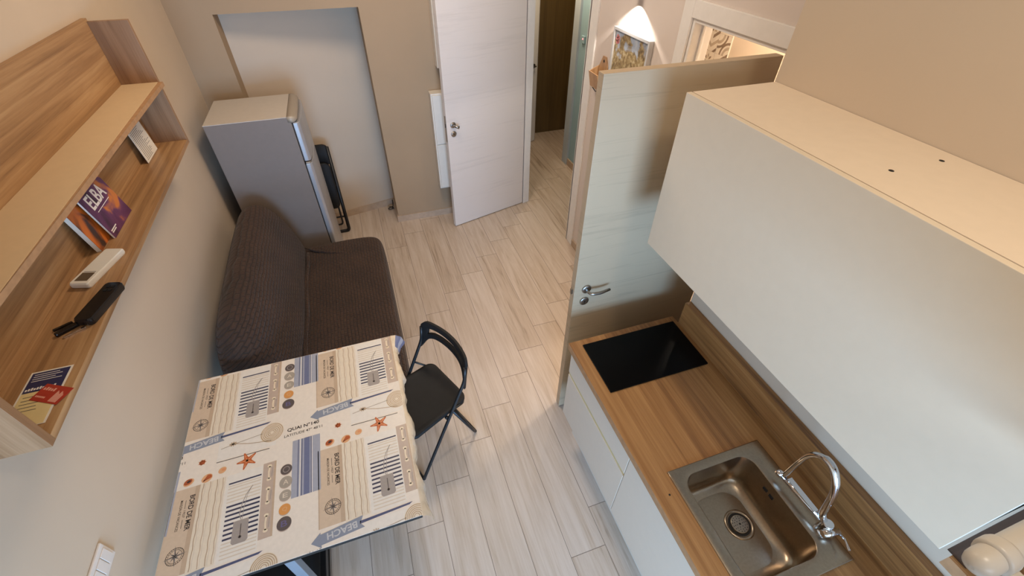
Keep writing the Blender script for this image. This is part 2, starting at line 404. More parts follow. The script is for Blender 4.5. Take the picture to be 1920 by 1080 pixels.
struct(MB().box(2.345, 2.36, 3.3, 4.72, 0, 0.085), 'baseboard_hall', M['skirt'])
# bathroom beyond the opening
BX = 3.0
struct(MB().box(BX, BX+0.1, 1.0, 3.9, 0, 2.6), 'wall_bathroom_far', M['wall'])
struct(MB().box(1.82, BX, 1.0, 1.1, 0, 2.6), 'wall_bathroom_near', M['wall'])
struct(MB().box(2.50, BX, 3.80, 3.9, 0, 2.6), 'wall_bathroom_end', M['wall'])
struct(MB().box(2.49, 2.50, 3.0, 3.9, 0, 2.6), 'wall_bathroom_side', M['wall'])
struct(MB().box(1.82, 2.5, 3.0, 3.07, 0, 2.6), 'wall_bathroom_partition', M['wall'])
struct(MB().box(1.83, BX+0.1, 1.0, 3.07, 2.6, 2.68), 'ceiling_bathroom', M['ceiling'])
# patterned cement tile strip, two 0.15 m tiles wide
w = MB(); Y0, T = 3.232, 0.15
w.box(BX-0.012, BX, Y0, Y0+2*T, 0, 2.4)
xs = BX-0.0125
def tq(pts, mi): w.face([(xs - 0.0002*mi, Y0 + y, z) for y, z in pts], mi)
for col in range(2):
    for row in range(15):
        y, z = col*T, row*T + 0.06
        kind = ((0, 2, 1), (1, 0, 2))[col][row % 3]
        def Q(pts, mi): tq([(y + a*T, z + b*T) for a, b in pts], mi)
        Q([(0, 0), (1, 0), (1, .012), (0, .012)], 2); Q([(0, 0), (.012, 0), (.012, 1), (0, 1)], 2)
        if kind == 0:
            for i, s in enumerate((-.25, .2, .65)):
                mi = (1, 2, 1)[i]
                Q([(0, s+.35), (.5, s), (.5, s+.18), (0, s+.53)] if s >= 0 else [(0, .1), (.15, 0), (.35, 0), (0, .28)], mi)
                Q([(.5, s), (1, s+.35), (1, s+.53), (.5, s+.18)] if s >= 0 else [(.65, 0), (.85, 0), (1, .1), (1, .28)], mi) if s < .5 else None
        elif kind == 1:
            for q in range(8):
                a = q*PI/4
                Q([(.5 + .1*math.cos(a), .5 + .1*math.sin(a)), (.5 + .28*math.cos(a-.25), .5 + .28*math.sin(a-.25)), (.5 + .4*math.cos(a), .5 + .4*math.sin(a)), (.5 + .28*math.cos(a+.25), .5 + .28*math.sin(a+.25))], 1 if q % 2 else 2)
        else:
            for c in ((0, 0), (1, 1)):
                a0 = 0 if c == (0, 0) else PI
                for r0, r1, mi in ((.35, .5, 2), (.6, .72, 1)):
                    for q in range(8):
                        b0, b1 = a0 + q*PI/16, a0 + (q+1)*PI/16
                        Q([(c[0]+r0*math.cos(b0), c[1]+r0*math.sin(b0)), (c[0]+r1*math.cos(b0), c[1]+r1*math.sin(b0)), (c[0]+r1*math.cos(b1), c[1]+r1*math.sin(b1)), (c[0]+r0*math.cos(b1), c[1]+r0*math.sin(b1))], mi)
struct(w, 'trim_2', [M['tile_base'], M['tile_brown'], M['tile_grey']], fixn=False)

# baseboards
def skirt(name, poly, h=0.07): struct(MB().prism(poly, 2, 0, h), name, M['skirt'])
skirt('baseboard_niche', [(-0.84, 4.222), (0.152, 4.439), (0.152, 4.452), (-0.84, 4.235)])
skirt('baseboard_pillar', [(0.152, YB-0.012), (1.50, YB-0.012), (1.50, YB), (0.152, YB)])
skirt('baseboard_pillar_side', [(0.14, YB-0.012), (0.152, YB-0.012), (0.152, 4.44), (0.14, 4.437)])
skirt('baseboard_right', [(XB-0.012, 2.22), (XB, 2.22), (XB, 3.13), (XB-0.012, 3.13)])
skirt('baseboard_left', [(XL, -2.2), (XL+0.012, -2.2), (XL+0.012, YB), (XL, YB)])

# casings: bathroom door (trim_3), hall doorway (trim_4)
w = MB()
w.box(XB-0.014, XB, 2.145, 2.225, 0, 2.19); w.box(XB-0.014, XB, 1.42, 1.50, 0, 2.19); w.box(XB-0.014, XB, 1.50, 2.145, 2.112, 2.19)
w.box(XB, XB+0.12, 2.125, 2.145, 0, 2.112); w.box(XB, XB+0.12, 1.50, 1.52, 0, 2.112); w.box(XB, XB+0.12, 1.52, 2.125, 2.092, 2.112)
w.box(XB+0.05, XB+0.065, 2.112, 2.125, 0, 2.092); w.box(XB+0.05, XB+0.065, 1.52, 2.125, 2.08, 2.092)
struct(w, 'trim_3', M['casing'], bevel=0.002)
w = MB()
w.box(XB-0.014, XB, 3.135, 3.25, 0, 2.2)                       # flat casing on the picture wall
w.box(XB-0.014, XB+0.12, 3.235, 3.258, 0, 2.2)                 # lining at the wall end
w.prism([(1.505, 4.012), (1.578, 4.034), (1.578, 4.068), (1.505, 4.068)], 2, 0, 2.2)   # hinge-side jamb
struct(w, 'trim_4', M['casing'], bevel=0.002)

# ------------------------------------------------------------------ doors
def lever_set(parent, rose, key, n, along, nickel, lever=True):
    """rosette, lever and key rosette on a door face: rose/key centres, n outward normal, along lever direction"""
    n, along = Vector(n).normalized(), Vector(along).normalized(); rose, key = Vector(rose), Vector(key)
    m = MB(); m.lathe([(0.026, 0), (0.026, 0.006), (0.022, 0.009), (0.012, 0.010)], rose, n, 24)
    if not lever: m.tube([rose + n*0.008, rose + n*0.034, rose + n*0.046 + along*0.012 - Vector((0, 0, .004)), rose + n*0.050 + along*0.032 - Vector((0, 0, .012))], [.009, .010, .013, .014], 14)
    else: m.tube([rose + n*0.008, rose + n*0.030, rose + n*0.044 + along*0.006, rose + n*0.048 + along*0.022, rose + n*0.047 + along*0.06 - Vector((0, 0, .004)), rose + n*0.043 + along*0.115 + Vector((0, 0, .002))], [.009, .0085, .009, .009, .0085, .007], 12)
    h = part(m, 'door_handle', nickel, parent)
    m = MB(); m.lathe([(0.026, 0), (0.026, 0.006), (0.022, 0.009), (0.010, 0.0092)], key, n, 24)
    k = part(m, 'key_rosette', nickel, parent)
    m = MB(); m.lathe([(0.0045, 0), (0.0045, 0.0012)], key + n*0.0088 + Vector((0, 0, .003)), n, 10); s = n.cross(Vector((0, 0, 1)))
    b0 = key + n*0.0088
    m.face([b0 - s*.002 + n*.001, b0 + s*.002 + n*.001, b0 + s*.002 + n*.001 - Vector((0, 0, .010)), b0 - s*.002 + n*.001 - Vector((0, 0, .010))])
    part(m, 'keyhole', M['dark'], k)
    return h
def door_group(name):
    o = bpy.data.objects.new(name, None); COL.objects.link(o); o['kind'] = 'structure'; return o
# hall door, swung open flat along the back wall
Hg, Tp = Vector((1.497, 4.020, 0)), Vector((0.691, 3.792, 0))
dv = (Tp - Hg).normalized(); nv = Vector((-dv.y, dv.x, 0)); nv = nv if nv.y < 0 else -nv      # towards the room
bk = -nv * 0.042
d1 = door_group('door_1')
m = MB(); m.prism([tuple(Hg.xy), tuple(Tp.xy), tuple((Tp+bk).xy), tuple((Hg+bk).xy)], 2, 0.008, 2.105)
part(m, 'door_leaf', M['veneer'], d1, bevel=0.002)
hz = Tp - dv*0.062
lever_set(d1, hz + Vector((0, 0, 1.045)), hz + Vector((0, 0, 0.965)), nv, -dv, M['satin'], False)
m = MB(); e0 = Tp + bk*0.28; e1 = Tp + bk*0.72
m.prism([tuple(e0.xy), tuple((e0 + dv*.0015).xy), tuple((e1 + dv*.0015).xy), tuple(e1.xy)], 2, 0.90, 1.13); part(m, 'lock_plate', M['satin'], d1)
m = MB(); m.box(Tp.x-.010, Tp.x+.002, Tp.y+.012, Tp.y+.026, 1.03, 1.06); part(m, 'latch', M['dark'], d1)
# bathroom door, open square to the wall beside the worktop
d2 = door_group('door_2')
m = MB(); m.box(0.852, 1.655, 1.485, 1.527, 0.008, 2.098); part(m, 'door_leaf', M['veneer_b'], d2, bevel=0.002)
lever_set(d2, (0.920, 1.485, 1.048), (0.917, 1.485, 0.965), (0, -1, 0), (1, 0, 0), M['satin'])
m = MB(); m.box(0.842, 0.8525, 1.499, 1.513, 1.02, 1.05); part(m, 'latch', M['satin'], d2)
# hall: dark entrance door and a pale leaf standing open on the left
d3 = door_group('door_3')
m = MB(); m.box(1.9, 3.0, 5.765, 5.80, 0.0, 2.3); part(m, 'door_leaf', M['brown'], d3, bevel=0.003)
d4 = door_group('door_4')
m = MB(); m.prism([(1.60, 5.22), (2.21, 5.52), (2.23, 5.555), (1.60, 5.262)], 2, 0.01, 2.1); part(m, 'door_leaf', M['white_matte'], d4, bevel=0.002)
m = MB(); m.lathe([(.022, 0), (.022, .008)], (2.15, 5.490, .98), (.42, -.9, 0), 16); m.tube([(2.15, 5.49, .98), (2.168, 5.452, .98), (2.10, 5.41, .98)], .008, 8); part(m, 'door_handle', M['satin'], d4)

# ------------------------------------------------------------------ white boxes behind the hall door
for z0, z1, lab in ((0.36, 1.27, 'white flat wall box low behind the open hall door, floor level to handle height'), (1.47, 2.25, 'white flat wall box high behind the open hall door, above the lower one')):
    t = thing('wall_box', lab, 'wall box', (0.9, YB, z0), 0, 'wall boxes behind the hall door')
    x0 = 0.605 if z0 < 1 else 0.69
    part(MB().box(x0, 1.18, YB-0.10, YB-0.001, z0, z1), 'box_body', M['white_matte'], t, bevel=0.004)
    part(MB().box(x0+0.012, 1.168, YB-0.112, YB-0.10, z0+0.012, (z0+z1)/2-0.004).box(x0+0.012, 1.168, YB-0.112, YB-0.10, (z0+z1)/2+0.004, z1-0.012), 'box_cover', M['white_matte'], t, bevel=0.003)

# ------------------------------------------------------------------ wall shelf
t = thing('wall_shelf', 'oak open wall shelf with two tiers along the left wall', 'shelf', (XL, 0.9, 1.53))
part(MB().box(XL+0.001, -1.092, 0.9, 2.815, 1.53, 2.137), 'back_panel', M['oak_y'], t, bevel=0.0015)
part(MB().box(-1.092, -0.932, 2.797, 2.817, 1.53, 2.125), 'end_panel', M['oak_z'], t, bevel=0.001)
part(MB().box(-1.092, -0.910, 0.900, 0.922, 1.53, 2.125), 'end_panel', M['oak_z'], t, bevel=0.001)
def slab_y(x0, xa, xb, y0, y1, z0, z1):   # board whose front runs from xa (near) to xb (far)
    return MB().prism([(x0, y0), (xa, y0), (xb, y1), (x0, y1)], 2, z0, z1)
part(slab_y(-1.092, -0.910, -0.932, 0.922, 2.797, 1.53, 1.552), 'shelf_board', M['oak_y'], t, bevel=0.001)
o = part(slab_y(-1.092, -0.912, -0.934, 0.922, 2.797, 1.832, 1.852), 'shelf_board', M['cream_board'], t, bevel=0.001); o['label'] = 'cream topped middle board'
part(slab_y(-0.912, -0.9112, -0.9332, 0.922, 2.797, 1.832, 1.8515), 'edge_band', M['oak_edge'], o)
SZ = 1.552
# items on the shelf
def lean(xb, xt, y0, y1, zt, th):
    """corner frame of a leaning sheet: returns (O, U along +Y, V up the sheet, Nrm out)"""
    O = Vector((xb, y0, SZ + 0.001)); U = Vector((0, y1-y0, 0)); V = Vector((xt-xb, 0, zt-SZ)); n = U.cross(V).normalized()
    return O, U, V, (n if n.x > 0 else -n)
def sheet(mb, O, U, V, n, th, mi=0):
    a = [O, O+U, O+U+V, O+V]; b = [p - n*th for p in a]
    vs = [mb.bm.verts.new(p) for p in a+b]
    for q in ((0, 1, 2, 3), (7, 6, 5, 4), (0, 4, 5, 1), (1, 5, 6, 2), (2, 6, 7, 3), (3, 7, 4, 0)): mb.bm.faces.new([vs[i] for i in q]).material_index = mi
O, U, V, n = lean(-1.056, -1.082, 2.535, 2.715, 1.80, 0.002)
m = MB(); sheet(m, O, U, V, n, 0.002, 0)
e = n*0.0004
m.face([O+U*.40+V*.80+e, O+U*.62+V*.80+e, O+U*.62+V*.84+e, O+U*.40+V*.84+e], 1)
for k in range(24):
    a = .06 + random.random()*.05; b = .55 + random.random()*.38
    p = O + V*(.04 + .030*k) + e
    m.face([p+U*a, p+U*b, p+U*b+V*.008, p+U*a+V*.008], 1)
tag(m.build('notice_sheet', [M['paper'], M['ink']], origin=O), 'printed white notice sheet leaning at the far end of the wall shelf', 'paper')
# orange book behind, with white page edge
def cover_mat(name, stops, sc=6.0):
    m_, nt, b = new_mat(name); v = coords(nt, (1, 1, 1)); f = noise(nt, v, sc, 3, 0.5, 0.6)
    nt.links.new(ramp(nt, f, stops), b.inputs['Base Color']); b.inputs['Roughness'].default_value = 0.3; return m_
M['elba'] = cover_mat('cover_purple', [(0.34, rgb(40, 28, 34)), (0.46, rgb(86, 44, 84)), (0.58, rgb(104, 56, 96)), (0.68, rgb(200, 120, 60))], 9)
M['orange'] = cover_mat('cover_orange', [(0.42, rgb(60, 40, 34)), (0.50, rgb(196, 104, 40)), (0.65, rgb(212, 142, 52))], 7)
O, U, V, n = lean(-1.036, -1.074, 1.765, 1.945, 1.775, 0.018)
t = thing('guide_book', 'orange covered paperback showing its white page edge on the shelf', 'book', tuple(O))
m = MB(); sheet(m, O, U, V, n, 0.0012); part(m, 'front_cover', M['orange'], t)
m = MB(); sheet(m, O - n*.0012 + U*.004, U*.99, V*.985, n, 0.0155); part(m, 'page_block', M['paper'], t)
m = MB(); sheet(m, O - n*.0167, U, V, n, 0.0012); part(m, 'back_cover', M['paper'], t)
O, U, V, n = lean(-1.0135, -1.062, 1.848, 2.062, 1.79, 0.01)
t = thing('guide_book', 'purple island guide with big white ELBA letters leaning on the shelf', 'book', tuple(O))
m = MB(); sheet(m, O, U, V, n, 0.0012); part(m, 'front_cover', M['elba'], t)
m = MB(); e = n*0.0005
put_text(m, 'ELBA', O+U*.14+V*.46+e, U*.66, V*.22, 0); part(m, 'title_lettering', M['white_ink'], t); m = MB() 
for a, b, c in ((.22, .52, .755), (.05, .30, .10), (.05, .24, .07)):
    q = MB(); q.face([O+U*a+V*c+e, O+U*b+V*c+e, O+U*b+V*(c+.018)+e, O+U*a+V*(c+.018)+e]); part(q, 'print_line', M['white_ink'], t)
m.face([O+U*.18+V*.405+e, O+U*.75+V*.405+e, O+U*.75+V*.415+e, O+U*.18+V*.415+e])
part(m, 'print_line', M['white_ink'], t)
m = MB(); sheet(m, O - n*.0012 + U*.003, U*.985, V*.985, n, 0.007); part(m, 'page_block', M['paper'], t)
# white remote
def flat_box(c, ang, lx, ly, z0, h, r=0.004):
    R = Matrix.Translation(Vector((c[0], c[1], z0))) @ Matrix.Rotation(ang, 4, 'Z')
    return R
def slab(mb, R, lx, ly, h, r=0.006, mi=0, z=0.0):
    po = rrect(-lx/2, lx/2, -ly/2, ly/2, r, 4)
    mb.loft([[tuple(R @ Vector((x*s, y*s, zz))) for x, y in po] for s, zz in ((.96, z), (1, z+h*.25), (1, z+h*.8), (.96, z+h))], mi, smooth=False)
R = flat_box((-1.006, 1.638), math.radians(-16), 0, 0, SZ+.0005, 0)
t = thing('remote_control', 'white air conditioner remote with a dark display lying on the shelf', 'remote', tuple(R.translation))
m = MB(); slab(m, R, .062, .205, .022); part(m, 'remote_body', M['white_plastic'], t)
m = MB(); m.box(-.021, .021, -.086, -.042, .0222, .0228, R); part(m, 'display', M['lcd'], t)
m = MB(); m.box(-.02, .02, -.037, -.035, .0222, .0226, R); part(m, 'remote_lettering', M['ink'], t)
# black glossy case and keys
M['gloss_black'] = plain('gloss_black', rgb(20, 18, 18), 0.15, var=0.05)
R = flat_box((-.937, 1.42), math.radians(-14), 0, 0, SZ+.0005, 0)
t = thing('remote_control', 'black glossy remote lying near the shelf front beside the keys', 'remote', tuple(R.translation))
m = MB(); slab(m, R, .052, .185, .026, .012); part(m, 'remote_body', M['gloss_black'], t)
m = MB()
for y in (.05, .068): m.box(-.012, -.002, y-.006, y+.004, .0262, .0275, R); m.box(.003, .013, y-.006, y+.004, .0262, .0275, R)
part(m, 'buttons', M['black'], t)
t = thing('key_bunch', 'bunch of black keys and steel key lying on the shelf', 'keys', (-1.0, 1.315, SZ))
def key_bar(a, b, wd, h, mat, name, z=SZ+.0005):
    a, b = Vector((a[0], a[1], 0)), Vector((b[0], b[1], 0)); L = (b-a).length; ang = math.atan2((b-a).y, (b-a).x)
    R = Matrix.Translation(Vector(((a.x+b.x)/2, (a.y+b.y)/2, z))) @ Matrix.Rotation(ang, 4, 'Z')
    m = MB(); slab(m, R, L, wd, h, wd*.3); return part(m, name, mat, t)
key_bar((-1.044, 1.334), (-1.000, 1.360), .009, .006, M['gloss_black'], 'key_head')
key_bar((-1.028, 1.306), (-.978, 1.346), .017, .010, M['gloss_black'], 'key_fob')
key_bar((-1.004, 1.292), (-.955, 1.326), .008, .004, M['chrome'], 'key_blade')
key_bar((-.972, 1.352), (-.948, 1.330), .007, .006, M['satin'], 'key_ring')
# leaflet and red card at the near end
t = thing('leaflet', 'navy and cream printed leaflet lying at the near end of the shelf', 'leaflet', (-.985, 1.06, SZ))
m = MB(); m.box(-1.036, -.936, .965, 1.163, SZ+.0005, SZ+.0015); part(m, 'leaflet_sheet', M['paper'], t)
m = MB(); m.box(-1.031, -.941, 1.085, 1.158, SZ+.0015, SZ+.0018); part(m, 'navy_panel', M['navy'], t)
m = MB(); m.box(-1.031, -.941, .967, 1.085, SZ+.0015, SZ+.0018); part(m, 'cream_panel', M['cream_paper'], t)
m = MB()
for k in range(4): m.box(-1.024, -.95 - random.random()*.02, 1.149-.008*k, 1.151-.008*k, SZ+.0018, SZ+.002)
for k in range(11):
    x = -1.027 + .0066*k; h = .007 + .003*((k*7) % 3)/2
    m.box(x, x+.0045, 1.092, 1.092+h, SZ+.0018, SZ+.002)
part(m, 'leaflet_lettering', M['white_ink'], t)
m = MB()
for k in range(5): m.box(-1.022, -.975 - random.random()*.01, 1.068-.012*k, 1.070-.012*k, SZ+.0018, SZ+.002)
part(m, 'fine_print', M['ink'], t)
R = Matrix.Translation(Vector((-.954, 1.062, SZ+.0021))) @ Matrix.Rotation(math.radians(-28), 4, 'Z')
t = thing('business_card', 'small red card lying across the leaflet on the shelf', 'card', tuple(R.translation))
m = MB(); m.box(-.042, .042, -.027, .027, 0, .0008, R); part(m, 'card_sheet', M['red_card'], t)
m = MB()
for k in range(5): m.box(-.036 + .0075*k, -.031 + .0075*k, .008, .015 + .003*((k*5) % 3)/2, .0008, .0011, R)
for k in range(6): m.box(-.036 + .005*k, -.0325 + .005*k, -.016, -.011, .0008, .0011, R)
for k in range(6): m.box(.010 + .004*k, .013 + .004*k, -.022, .012 - .004*(k % 3), .0008, .0011, R)
part(m, 'card_lettering', M['pink_ink'], t)

# socket plate on the left wall
t = thing('switch_plate', 'white switch plate on the left wall beside the table', 'switch', (XL, .865, .93))
part(MB().box(XL+.0005, XL+.009, .800, .925, .888, .975), 'cover_frame', M['switch'], t, bevel=.003)
for k in range(3): part(MB().box(XL+.009, XL+.0125, .812+.035*k, .844+.035*k, .904, .958), 'rocker', M['switch'], t, bevel=.0015)

# ------------------------------------------------------------------ fridge
t = thing('fridge', 'silver grey two door fridge freezer in the back left corner', 'fridge', (-.73, 3.64, 0))
FX0, FX1, FY0, FY1, FZ = -1.012, -.470, 3.395, 3.895, 1.405
part(MB().box(FX0, FX1, FY0, FY1, .035, FZ-.004), 'body', M['grey'], t, bevel=.004)
part(MB().box(FX0, FX1-.02, FY0, FY1, FZ-.004, FZ+.001), 'top_board', M['fridge_top'], t, bevel=.001)
m = MB(); po = [(FX1-.022, FZ-.036), (FX1+.03, FZ-.040), (FX1+.042, FZ-.03), (FX1+.038, FZ-.012), (FX1+.022, FZ+.001), (FX1-.022, FZ+.001)]
# cap profile swept across the width with softened ends
m.loft([[(x if abs(x-(FX1-.022)) < 1e-6 else FX1-.022+(x-FX1+.022)*s, y, z) for x, z in po] for s, y in ((.55, FY0-.001), (.85, FY0+.012), (1, FY0+.04), (1.05, (FY0+FY1)/2), (1, FY1-.04), (.85, FY1-.012), (.55, FY1+.001))], smooth=True)
part(m, 'top_cap', M['fridge_cap'], t)
def fdoor(z0, z1, name):
    m = MB(); po = [(FX1+.006, FY0+.001), (FX1+.036, FY0+.003), (FX1+.052, FY0+.02), (FX1+.060, FY0+.10), (FX1+.063, (FY0+FY1)/2), (FX1+.060, FY1-.10), (FX1+.052, FY1-.02), (FX1+.036, FY1-.003), (FX1+.006, FY1-.001)]
    m.prism(po, 2, z0, z1); o = part(m, name, M['fridge_door'], t, bevel=.005)
    m = MB(); m.box(FX1-.001, FX1+.007, FY0+.012, FY1-.012, z0+.008, z1-.008); part(m, 'gasket', M['dark'], o)
    return o
fdoor(1.075, 1.362, 'freezer_door'); o = fdoor(.075, 1.055, 'fridge_door')
m = MB(); m.box(FX1+.008, FX1+.040, FY0+.004, FY1-.004, 1.0555, 1.066); part(m, 'handle_strip', M['fridge_cap'], t, bevel=.003)
m = MB(); m.box(FX1-.02, FX1+.045, FY1-.04, FY1+.004, 1.056, 1.074); part(m, 'hinge', M['dark'], t)
for x in (FX0+.05, FX1-.05):
    for y in (FY0+.05, FY1-.05):
        m = MB(); m.lathe([(.02, 0), (.02, .036)], (x, y, 0)); part(m, 'foot', M['black'], t)
part(MB().box(FX1-.002, FX1+.02, FY0+.01, FY1-.01, .035, .072), 'kick_strip', M['dark'], t)

# loose cable end by the niche
m = MB(); pts = [(.10 + .028*math.cos(a)*(1-.1*a/6), 4.335 + .022*math.sin(a), .006 + .002*a) for a in [i*.4 for i in range(22)]]
pts += [(.125, 4.37, .012), (.132, 4.41, .03), (.134, 4.428, .06)]
tag(m.tube(pts, .004, 8).build('cable', M['dark'], origin=(.1, 4.335, 0)), 'small dark coil of cable on the floor in the niche corner', 'cable')

# ------------------------------------------------------------------ sofa
t = thing('sofa', 'two seat sofa bed under a dark brown quilted cover', 'sofa', (-.55, 2.5, 0))
prof = [(-.628, .36), (-.630, .47), (-.652, .57), (-.682, .67), (-.718, .77), (-.765, .855), (-.825, .905), (-.895, .912), (-.965, .872), (-1.025, .77), (-1.055, .60), (-1.062, .42), (-1.03, .30), (-.85, .28), (-.68, .30)]
cx = sum(p[0] for p in prof)/len(prof); cz = sum(p[1] for p in prof)/len(prof)
rings = []
for y, s, dz in ((1.835, .42, -.08), (1.842, .60, -.06), (1.875, .78, -.04), (1.95, .90, -.02), (2.07, .97, -.006), (2.25, 1.0, 0), (2.6, 1.005, .002), (2.95, 1.0, 0), (3.15, .995, 0), (3.215, .96, -.006), (3.236, .88, -.016), (3.243, .62, -.04)):
    wob = .004*math.sin(y*23)
    rings.append([(cx + (x-cx)*s + wob, y, cz + (z-cz)*s + dz) for x, z in prof])
part(MB().loft(rings), 'backrest', M['quilt_back'], t, sub=2)
sp = [(-.70, .24), (-.69, .40), (-.655, .442), (-.55, .452), (-.35, .456), (-.18, .455), (-.10, .448), (-.062, .425), (-.045, .38), (-.042, .25), (-.045, .10), (-.08, .06), (-.40, .055), (-.66, .06)]
cx = -.36; cz = .26; rings = []
for y, s in ((1.735, .80), (1.742, .90), (1.765, .965), (1.82, .995), (2.0, 1.0), (2.3, 1.003), (2.7, 1.0), (3.0, 1.0), (3.15, .995), (3.20, .975), (3.222, .93), (3.232, .80)):
    rings.append([(cx + (x-cx)*(s if x > cx else 1), y, (cz + (z-cz)*(.55+.45*s) if z > .2 else z) + (.003*math.sin(y*17+x*9) if z > .4 else 0)) for x, z in sp])
part(MB().loft(rings), 'seat', M['quilt_seat'], t, sub=2)
m = MB()     # fold of the cover along the seat back and a crease over the far corner
m.tube([(-.622 + .006*math.sin(y*11), y, .460) for y in [1.85 + .09*i for i in range(15)]], .014, 8)
m.tube([(-.64, 3.19, .462), (-.56, 3.13, .459), (-.44, 3.07, .456), (-.30, 3.03, .452)], [.004, .010, .009, .003], 8)
part(m, 'cover_fold', M['quilt_seat'], t)
for x in (-.62, -.12):
    for y in (1.85, 3.1):
        m = MB(); m.lathe([(.02, 0), (.024, .07)], (x, y, 0)); part(m, 'foot', M['black'], t)

# ------------------------------------------------------------------ table
TX0, TX1, TY0, TY1 = -1.040, -.097, .767, 1.757
t = thing('dining_table', 'dining table on slim metal legs under the beach print cloth', 'table', (-.6, 1.26, 0))
part(MB().box(TX0+.003, TX1-.003, TY0+.003, TY1-.003, .722, .7505), 'tabletop', M['dark'], t, bevel=.002)
M['leg_metal'] = plain('grey_blue_steel', rgb(150, 160, 172), 0.35, 0.4, var=0.03)
for y in (.795, 1.69):
    part(MB().box(-.622, -.586, y-.018, y+.018, .012, .722), 'leg', M['leg_metal'], t, bevel=.003)
    part(MB().box(-.624, -.584, y-.03, y+.03, .0, .012), 'foot', M['black_metal'], t, bevel=.003)
part(MB().box(-.618, -.590, .813, 1.672, .20, .24), 'stretcher', M['black_metal'], t, bevel=.003)

# ---- printed cloth
INK = {}
def ink(n, c): INK[n] = len(CM); CM.append(plain('cloth_' + n, c, 0.34, var=0.03, nscale=60))
CM = []
ink('base', rgb(238, 231, 222)); ink('white', rgb(236, 233, 228)); ink('tan', rgb(214, 195, 174)); ink('tan_dark', rgb(198, 177, 155)); ink('cream', rgb(234, 224, 207))
ink('rope', rgb(184, 162, 138)); ink('navy', rgb(62, 66, 92)); ink('pale', rgb(222, 212, 198)); ink('card', rgb(166, 159, 156)); ink('taupe', rgb(196, 179, 167))
ink('knob', rgb(238, 224, 200)); ink('stone', rgb(98, 90, 90)); ink('shell_grey', rgb(172, 164, 154)); ink('blue', rgb(168, 174, 192)); ink('blue_mid', rgb(112, 122, 158)); ink('blue_dark', rgb(84, 92, 128))
ink('arrow', rgb(142, 152, 172)); ink('letter', rgb(200, 204, 210)); ink('dark', rgb(56, 52, 54)); ink('star', rgb(198, 106, 62)); ink('star_light', rgb(226, 156, 110)); ink('rust', rgb(178, 92, 54))
ink('peach', rgb(226, 176, 132)); ink('spiral', rgb(192, 168, 140)); ink('orange', rgb(222, 158, 92)); ink('lilac', rgb(108, 104, 148))
PZ = .7525
cm = MB()
def clip(poly, x0, x1, y0, y1):
    for ax, lim, sg in ((0, x0, 1), (0, x1, -1), (1, y0, 1), (1, y1, -1)):
        out = []
        for i in range(len(poly)):
            a, b = poly[i-1], poly[i]; da, db = sg*(a[ax]-lim), sg*(b[ax]-lim)
            if (da >= 0) != (db >= 0):
                s = da/(da-db); out.append((a[0]+(b[0]-a[0])*s, a[1]+(b[1]-a[1])*s))
            if db >= 0: out.append(b)
        poly = out
        if len(poly) < 3: return []
    return poly
class Tile:
    def __init__(s, dx, dy): s.dx, s.dy = dx, dy
    def P(s, pts, c, lay):
        q = clip([(x + s.dx, y + .027*(x + .99) + s.dy) for x, y in pts], TX0+.001, TX1-.001, TY0+.001, TY1-.001)
        if q: cm.face([(x, y, PZ + .00013*lay) for x, y in q], INK[c])
    def R(s, x0, x1, y0, y1, c, lay): s.P([(x0, y0), (x1, y0), (x1, y1), (x0, y1)], c, lay)
    def line(s, pts, w, c, lay):
        for (x0, y0), (x1, y1) in zip(pts, pts[1:]):
            L = math.hypot(x1-x0, y1-y0) or 1; nx, ny = -(y1-y0)/L*w/2, (x1-x0)/L*w/2
            s.P([(x0-nx, y0-ny), (x1-nx, y1-ny), (x1+nx, y1+ny), (x0+nx, y0+ny)], c, lay)
    def oval(s, x, y, rx, ry, c, lay, n=22, rot=0): s.P([(x + rx*math.cos(a)*math.cos(rot) - ry*math.sin(a)*math.sin(rot), y + rx*math.cos(a)*math.sin(rot) + ry*math.sin(a)*math.cos(rot)) for a in [2*PI*i/n for i in range(n)]], c, lay)
    def ring(s, x, y, r, w, c, lay, n=28, a0=0, a1=2*PI): s.line([(x + r*math.cos(a0+(a1-a0)*i/n), y + r*math.sin(a0+(a1-a0)*i/n)) for i in range(n+1)], w, c, lay)
    def text(s, st, O, U, V, c, lay):
        for tr in text_tris(st): s.P([(O[0] + U[0]*a + V[0]*b, O[1] + U[1]*a + V[1]*b) for a, b in tr], c, lay)
